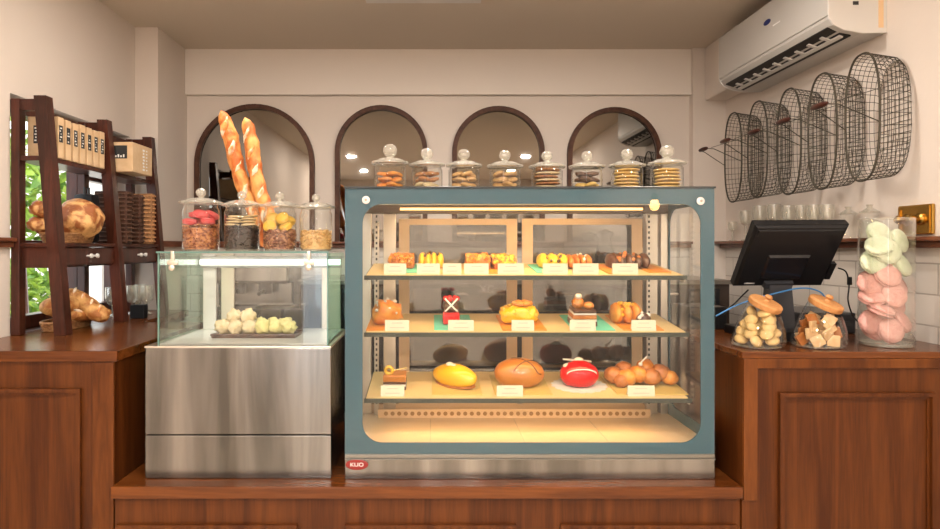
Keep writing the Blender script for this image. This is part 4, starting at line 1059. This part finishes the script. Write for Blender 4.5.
# ------------------------------------------------------------------ ladder rack
AY = [2.275, 2.70, 3.12]
rk = thing('ladder_rack', 'dark brown wooden ladder rack with drawers standing by the window', 'rack', (-1.38, 2.7, ZC))
zt_ = E+.53
def fxp(z): return -1.29 - (z-ZC)*.085     # front post X
for y in AY:
    q = M(); z0_, z1_ = ZC+.0005, zt_
    for w in (0,):
        vs = []
        for z in (z0_, z1_):
            for a, b_ in ((-.021, -.021), (.021, -.021), (.021, .021), (-.021, .021)): vs.append(q.bm.verts.new((fxp(z)+a, y+b_, z)))
        for f in ((3, 2, 1, 0), (4, 5, 6, 7), (0, 1, 5, 4), (1, 2, 6, 5), (2, 3, 7, 6), (3, 0, 4, 7)): q.bm.faces.new([vs[i] for i in f])
    build('front_post', q, m_rack, rk)
    q = M(); q.box(XL+.004, XL+.034, y-.018, y+.018, ZC+.0005, zt_-.01, .002); build('rear_post', q, m_rack, rk)
    q = M(); q.box(XL+.03, fxp(zt_)-.01, y-.012, y+.012, zt_-.05, zt_-.01, .002); build('top_crosspiece', q, m_rack, rk)
q = M(); q.box(XL+.006, XL+.024, AY[0], AY[2], zt_-.06, zt_-.02, .002); build('back_rail', q, m_rack, rk)
q = M(); q.box(XL+.004, fxp(E+.32)+.0, AY[0]-.012, AY[2]+.012, E+.305, E+.322, .002); build('shelf', q, m_rack, rk)
q = M(); q.box(XL+.004, fxp(E)+.012, AY[0]-.012, AY[2]+.012, E+.004, E+.018, .002); build('shelf', q, m_rack, rk)
q = M(); q.box(XL+.006, fxp(E)-.004, AY[0]+.0, AY[2], E-.07, E+.003, .001); build('drawer_box', q, m_rack, rk)
for a, b_ in ((AY[0]+.03, AY[1]-.03), (AY[1]+.03, AY[2]-.03)):
    q = M(); q.box(fxp(E)-.006, fxp(E)+.008, a, b_, E-.064, E-.001, .002); dr = build('drawer', q, m_rack, rk)
    for s in (-.014, .014):
        q = M(); q.lathe([(.004, 0), (.004, .010), (.009, .014), (.008, .021), (.0005, .024)], (fxp(E)+.008, (a+b_)/2+s*1.6, E-.03), 14, Ry(PI/2)); build('knob', q, m_acside, dr, True)
finish(rk)
# kraft bags on the top shelf
zs_ = E+.3225
for i in range(7):
    y = 2.325+i*.049; t = thing('kraft_bag', 'kraft paper bag with black square label, %s' % ['nearest in the row on the rack', 'second in the row on the top shelf', 'third in the row on the top shelf', 'middle one of the row', 'fifth in the row on the top shelf', 'second from the far end', 'farthest in the row, touching the middle post'][i], 'paper bag', (-1.39, y, zs_), group='kraft bags in a row on the rack')
    h_ = .148-.002*(i % 3)
    q = M(); q.box(-1.447, -1.336, y, y+.034, zs_, zs_+h_, .002); build('bag', q, m_kraft, t)
    if i == 0:
        q = M(); q.box(-1.425, -1.365, y-.0012, y+.0005, zs_+.052, zs_+.116); lb = build('label', q, m_ink, t)
        q = M()
        for k in range(5):
            z_ = zs_+.060+k*.011
            for a in (-1.417, -1.400): q.box(a-.004+.003*(k % 2), a+.003, y-.002, y-.001, z_, z_+.005)
        build('label_print', q, m_whiteink, lb)
    q = M(); q.box(-1.3365, -1.3350, y+.003, y+.026, zs_+.058, zs_+.118); lb = build('side_label', q, m_ink, t)
    q = M()
    for k in range(5):
        z_ = zs_+.064+k*.0105; q.box(-1.3352, -1.3344, y+.006+.003*((k+i) % 3), y+.012+.004*((k*2+i) % 3), z_, z_+.0045)
    build('label_print', q, m_whiteink, lb)
    q = M(); q.ico((-1.39, y-.0005, zs_+.03), (.004, .001, .004), 2); build('sticker', q, m_whiteink, t); finish(t)
t = thing('kraft_box', 'larger kraft paper box with black window at the rack top right', 'paper box', (-1.34, 2.84, zs_))
q = M(); q.box(-1.447, -1.262, 2.74, 2.93, zs_, zs_+.125, .002); build('box', q, m_kraft, t)
q = M(); q.box(-1.345, -1.285, 2.7385, 2.7402, zs_+.055, zs_+.11); wl = build('window_label', q, m_ink, t)
q = M()
for k in range(4): q.box(-1.335+k*.011, -1.329+k*.011, 2.7375, 2.7388, zs_+.06, zs_+.068+.004*(k % 2))
build('label_print', q, m_whiteink, wl)
q = M()
for k in range(7):
    z_ = zs_+.015+k*.014; q.box(-1.2625, -1.2612, 2.835+.004*(k % 2), 2.855-.003*(k % 3), z_, z_+.008); q.box(-1.2625, -1.2612, 2.868, 2.88, z_+.002, z_+.007)
build('side_print', q, m_whiteink, t); finish(t)
# middle shelf: bread basket, round loaf, rolls, black bag, wicker trays
zm = E+.0185
m_wick = mat('wicker', (.25, .11, .04), .7, noise_col=(.42, .21, .08), nscale=60, bump=.4, bscale=80)
def basket(lab, c, rx_, ry_, h, wall=1.15):
    t = thing('bread_basket', lab, 'basket', c)
    q = M(); n = 36
    L = []
    for k in range(6):
        f = 1+(wall-1)*k/5; z = h*k/5
        L.append([Vector(c)+Vector((rx_*f*math.cos(2*PI*i/n)*(1+.015*(-1)**(i+k)), ry_*f*math.sin(2*PI*i/n)*(1+.015*(-1)**(i+k)), z+.004)) for i in range(n)])
        q.tube(L[-1], .0045, 6, True)
    for i in range(0, n, 2): q.tube([l[i] for l in L], .003, 5)
    build('woven_side', q, m_wick, t, True)
    q = M(); q.lathe([(1, 0), (1, .003)], (0, 0, 0), 30)
    for v_ in q.bm.verts: v_.co = Vector((v_.co.x*rx_, v_.co.y*ry_, v_.co.z+.001))+Vector(c)
    build('base', q, m_wick, t); finish(t)
basket('shallow brown wicker basket on the middle shelf of the rack', (-1.382, 2.47, zm), .052, .13, .03)
m_boule = mat('boule_crust', (.30, .09, .02), .6, noise_col=(.75, .42, .16), nscale=26, bump=.6, bscale=50, ramp=(.45, .6), detail=6)
q = M(); q.ico((-1.350, 2.49, zm+.092), (.084, .09, .076), 4, .12, 2, 4); tag(build('round_loaf', q, m_boule, smooth='all'), 'large round crusty loaf with floury pattern on the rack', 'bread')
for p, r_, lab in (((-1.412, 2.335, zm+.065), (.038, .038, .028), 'flat folded bread roll lying under the upper roll on the rack'), ((-1.408, 2.338, zm+.122), (.034, .036, .03), 'bread roll perched on top beside the window on the rack')):
    q = M(); q.ico(p, r_, 3, .3, 2.5, 3, Ry(.3)); tag(build('bread_roll', q, m_boule, smooth='all'), lab, 'bread roll')
q = M(); q.box(-1.44, -1.36, 2.60, 2.67, zm, zm+.20, .02); q.tube([(-1.40, 2.62, zm+.19), (-1.40, 2.62, zm+.225), (-1.40, 2.65, zm+.225), (-1.40, 2.65, zm+.19)], .006, 6); tag(build('black_bag', q, m_black, smooth=True), 'black bag standing behind the round loaf on the rack', 'bag')
for y, w, h_, lab, tone in ((2.77, .05, .225, 'brown woven wicker tray on edge beside the middle post', (.07, .03, .015)), (2.90, .035, .22, 'grey brown woven tray on edge, middle of three on the rack', (.075, .05, .04)), (3.02, .03, .235, 'light tan woven tray on edge, farthest of three on the rack', (.42, .2, .08))):
    t = thing('wicker_tray', lab, 'tray', (-1.375, y, zm), group='woven trays on the rack')
    q = M(); q.box(-1.44, -1.300, y, y+w, zm, zm+h_, .006); build('tray_board', q, m_frame if tone[0] < .4 else m_wick, t)
    mw = mat('weave%.2f' % tone[0], tone, .7, noise_col=tuple(a*1.8 for a in tone), nscale=120)
    q = M()
    for k in range(12):
        z = zm+.012+k*(h_-.024)/11; q.tube([(-1.432+i*.0125, y-.001-(.003 if (i+k) % 2 else 0), z) for i in range(11)], .0038, 5)
    for k in range(12):
        z = zm+.012+k*(h_-.024)/11; q.tube([(-1.2995+(.003 if (i+k) % 2 else 0), y+w*i/4, z) for i in range(5)], .0038, 5)
    build('woven_face', q, mw, t, True); finish(t)
# bottom: loaves on basket
zc_ = ZC+.0008
basket('oval wicker basket of loaves on the left counter under the rack', (-1.385, 2.47, zc_), .05, .13, .028, 1.1)
m_loaf = mat('loaf_crust', (.34, .11, .02), .65, noise_col=(.66, .36, .12), nscale=30, bump=.7, bscale=45, ramp=(.4, .62), detail=6)
def longloaf(lab, a, b, r, fl=.6):
    a, b = Vector(a), Vector(b); q = M(); n = 20; pts = []; rr = []
    for i in range(n+1):
        u_ = i/n; pts.append(a+(b-a)*u_); rr.append(r*(max(0, 1-(2*u_-1)**4)**.5*.95+.05))
    q.tube(pts, rr, 20); dn = (b-a).normalized()
    for v in q.bm.verts:
        u_ = (v.co-a).dot(dn); cc = a+dn*u_; w_ = v.co-cc
        v.co = cc + Vector((w_.x*1.12, w_.y*1.12, w_.z*.86))*(1+.10*noise.noise(v.co*28)+.05*math.sin(u_*130))
    t = thing('long_loaf', lab, 'bread', a); build('crust', q, m_loaf, t, 'all')
    for k in range(4):
        u_ = .2+.2*k; c_ = a+(b-a)*u_; q = M(); up = Vector((.35, -.45, .82)).normalized(); sd = dn.cross(up).normalized()
        q.tube([c_+up*(r*.98*math.cos(s_*.5))*.92+sd*(s_*r*.5)+dn*s_*.012 for s_ in (-1, -.5, 0, .5, 1)], [.001, .005, .006, .005, .001], 8); build('score_mark', q, m_flour, t, True)
    finish(t)
longloaf('pale crusty loaf lying left in the counter basket', (-1.40, 2.345, zc_+.090), (-1.35, 2.60, zc_+.075), .046)
longloaf('crusty loaf propped diagonally in the counter basket', P(66, 291, 2.50), P(107, 320, 2.47), .036)
longloaf('crusty loaf lying low under the diagonal one', (-1.34, 2.40, zc_+.05), (-1.30, 2.62, zc_+.045), .026)
# glasses on the counter by the window
for i, (px_, D) in enumerate(((104, 2.88), (112, 2.95), (132, 3.02), (140, 3.08), (147, 3.0))):
    x_ = max(XL+.05, X(px_, D)); L = Vector((x_, D, ZC+.0006))
    x_ = L.x
    t = thing('drinking_glass', 'clear footed glass under the rack by the window, %s' % ['nearest of five', 'second nearest', 'third of five', 'rearmost', 'nearest the display cabinet'][i], 'glass', L, group='glasses under the rack')
    q = M(); q.lathe([(.012, .05), (.026, .065), (.030, .10), (.028, .13)], L, 18, cap=False); build('bowl', q, m_lidg, t, True)
    q = M(); q.lathe([(.024, 0), (.022, .004), (.004, .01), (.004, .05)], L, 14); build('stem', q, m_lidg, t, True); finish(t)
p = Vector((X(139, 2.80), 2.80, ZC+.0006)); q = M(); q.box(p.x-.03, p.x+.03, p.y-.02, p.y+.02, p.z, p.z+.06, .003)
t = tag(build('small_black_box', q, m_black), 'small black box under the rack beside the glasses', 'box')

# ------------------------------------------------------------------ back bar behind the cases
bb = thing('back_bar', 'dark low back bar cabinet along the rear wall behind the cases', 'cabinet', (.1, 3.3, 0))
zbb = Zr(280, 3.05)
q = M(); q.box(-.62, 1.40, 3.06, 3.53, 0, zbb-.02); build('carcass', q, mat('back_bar_dark', (.035, .022, .016), .25), bb)
q = M(); q.box(-.63, 1.41, 3.04, 3.53, zbb-.02, zbb, .002); build('steel_top', q, MATS['trim_grey'], bb)
for i in range(4):
    x0 = -.58+i*.49; q = M(); q.box(x0, x0+.46, 3.048, 3.06, zbb-.6, zbb-.04, .002); d = build('glass_door', q, m_black2, bb)
    q = M(); q.box(x0+.2, x0+.26, 3.03, 3.048, zbb-.07, zbb-.06, .002); build('handle', q, m_steelw, d)
textmesh('sign_letters', 'XC', .05, m_whiteink, bb, FRONT4(Vector((X(487, 3.04), 3.0465, Zr(289.5, 3.04)))))
finish(bb)
bl_ = thing('back_bar', 'low steel topped back counter behind the small steel cabinet', 'cabinet', (-1.0, 3.3, 0))
q = M(); q.box(-1.17, -.65, 3.06, 3.53, 0, ZC-.06); build('carcass', q, MATS['back_bar_dark'], bl_)
q = M(); q.box(-1.18, -.64, 3.04, 3.53, ZC-.06, ZC-.04, .002); build('steel_top', q, m_steelw, bl_); finish(bl_)
# coffee machine behind small cabinet
zz = ZC-.0395
cm = thing('coffee_machine', 'grey and black coffee machine seen through the small cabinet glass', 'coffee machine', (-.86, 3.3, zz))
q = M(); q.box(-1.08, -.70, 3.12, 3.45, zz, zz+.05, .01); build('drip_base', q, m_black, cm)
q = M(); q.box(-1.08, -.70, 3.28, 3.45, zz+.05, zz+.22, .01); build('body', q, m_steel, cm)
q = M(); q.box(-1.09, -.69, 3.14, 3.45, zz+.17, zz+.27, .015); build('head', q, m_steel, cm)
for s in (-.95, -.82):
    q = M(); q.lathe([(.034, .12), (.034, .17)], (s, 3.2, zz), 18); q.tube([(s, 3.17, zz+.135), (s, 3.08, zz+.125)], .01, 8); build('portafilter', q, m_black, cm, True)
finish(cm)
# grinder jug and cups on the back bar seen through the case
def mug(label, x_, y_, z_, m, r=.035, h=.08):
    L = Vector((x_, y_, z_+.0006)); t = thing('mug', label, 'cup', L, group='cups on the back bar')
    q = M(); q.lathe([(r*.8, 0), (r, h*.3), (r, h), (r*.88, h), (r*.85, h*.15), (.0005, h*.12)], L, 20); build('body', q, m, t, True)
    q = M(); q.tube([L+Vector((r*.95+.016*math.sin(a*PI/6), 0, h*.5+.024*math.cos(a*PI/6))) for a in range(7)], .004, 6); build('handle', q, m, t, True); finish(t)
mug('glass teacup on the rear ledge seen through the left door', X(465, 3.56), 3.5, zbb, m_lidg, .04, .09)
mug('glass teacup beside the first cup behind the left door', X(480, 3.4), 3.4, zbb, m_lidg, .04, .08)
mug('grey cup standing behind the right sliding door', X(560, 3.4), 3.4, zbb, m_acside)
q = M(); q.lathe([(.05, 0), (.055, .02), (.05, .12), (.04, .15), (.03, .20), (.045, .23), (.0005, .25)], (X(605, 3.4), 3.4, zbb+.0005), 24); tag(build('kettle', q, m_black, smooth=True), 'black grinder on the back bar behind the right door', 'grinder')

# ------------------------------------------------------------------ lamps
def downlight(x_, y_, lab, power=30, size=.10):
    t = thing('ceiling_downlight', lab, 'ceiling light', (x_, y_, CE-.012), group='ceiling downlights')
    L = Vector((x_, y_, CE-.012))
    q = M(); q.lathe([(size/2+.012, .0), (size/2+.012, .0115), (size/2, .0115), (size/2, .0)], L, 28, cap=False); build('rim', q, m_acside, t, True)
    q = M(); q.lathe([(size/2, .006), (size/2, .010)], L, 28); build('diffuser', q, mat('lamp_diffuser', (1, .9, .75), .5, emit=(1, .8, .58), estr=6.), t)
    finish(t)
    l = bpy.data.lights.new('downlight_lamp', 'AREA'); l.shape = 'DISK'; l.size = size; l.energy = power; l.color = (1, .935, .86)
    o = bpy.data.objects.new('downlight_lamp', l); COL.objects.link(o); o.location = (x_, y_, CE-.014)
n_ = 0
for y_ in (-1.9, -.5, .75, 2.25):
    for x_ in ((-.95, .1, 1.1) if y_ < 2 else (-.7, .1, .8)):  # row over the counters is added out of view to brighten the walls
        downlight(x_, y_, 'round ceiling downlight in the row %s, %s' % ({-1.9: 'by the shop front', -.5: 'in the middle', .75: 'nearest the counter', 2.25: 'added over the counters to light the walls'}[y_], ('left' if x_ < 0 else 'centre' if x_ < .5 else 'right')), {-1.9: 30, -.5: 27, .75: 14, 2.25: 8}[y_])
# pendant bulb in front of the case (seen as a reflection)
py = -.1; px_ = 1.378; pz = E+.267
t = thing('pendant_lamp', 'small brass pendant lamp with warm bulb in the front room', 'lamp', (px_, py, pz-.03))
q = M(); q.tube([(px_, py, pz+.06), (px_, py, CE-.001)], .003, 6); build('cord', q, m_black, t)
q = M(); q.lathe([(.02, .03), (.024, .06), (.012, .075)], (px_, py, pz), 16); build('socket', q, m_brass, t, True)
q = M(); q.ico((px_, py, pz), (.03, .03, .036), 3); build('bulb', q, mat('bulb', (1, .8, .4), .5, emit=(1, .62, .22), estr=40.), t, 'all'); finish(t)
# linear ceiling diffuser just at the top of the frame
yv = F*1.09/247.
q = M(); q.box(X(366, yv), X(481, yv), yv-.06, yv+.012, CE-.006, CE-.0005, .002)
tag(build('ceiling_vent', q, m_acside), 'white linear air vent in the ceiling above the case', 'vent')

w = bpy.data.worlds.new('sky'); sc.world = w; w.use_nodes = True
bg = w.node_tree.nodes['Background']; bg.inputs[0].default_value = (.92, .96, 1, 1); bg.inputs[1].default_value = 3.2
for (x0, x1, z0, z1) in ((-1.44, -.98, 0, 2.25),):
    l = bpy.data.lights.new('street_portal', 'AREA'); l.shape = 'RECTANGLE'; l.size = x1-x0; l.size_y = z1-z0; l.cycles.is_portal = True
    o = bpy.data.objects.new('street_portal', l); COL.objects.link(o); o.location = ((x0+x1)/2, YF-.13, (z0+z1)/2); o.rotation_euler = (PI/2, 0, 0)
l = bpy.data.lights.new('window_portal', 'AREA'); l.shape = 'RECTANGLE'; l.size = WY1-WY0; l.size_y = WZ1-WZ0; l.cycles.is_portal = True
o = bpy.data.objects.new('window_portal', l); COL.objects.link(o); o.location = (XL-.15, (WY0+WY1)/2, (WZ0+WZ1)/2); o.rotation_euler = (PI/2, 0, -PI/2)

# ------------------------------------------------------------------ finish
for o in list(COL.objects):
    if '_r' in o: finish(o)
cam = bpy.data.cameras.new('camera'); co = bpy.data.objects.new('camera', cam); COL.objects.link(co)
co.location = (0, 0, E); co.rotation_euler = (PI/2, 0, 0)
cam.sensor_width = 36; cam.lens = 36*F/940; cam.shift_x = (470-CX)/940; cam.shift_y = -(264.5-CY)/940
cam.clip_start = .05
sc.camera = co
sc.view_settings.view_transform = 'Standard'; sc.view_settings.look = 'None'; sc.view_settings.gamma = 1; sc.view_settings.use_curve_mapping = False
sc.view_settings.exposure = .12
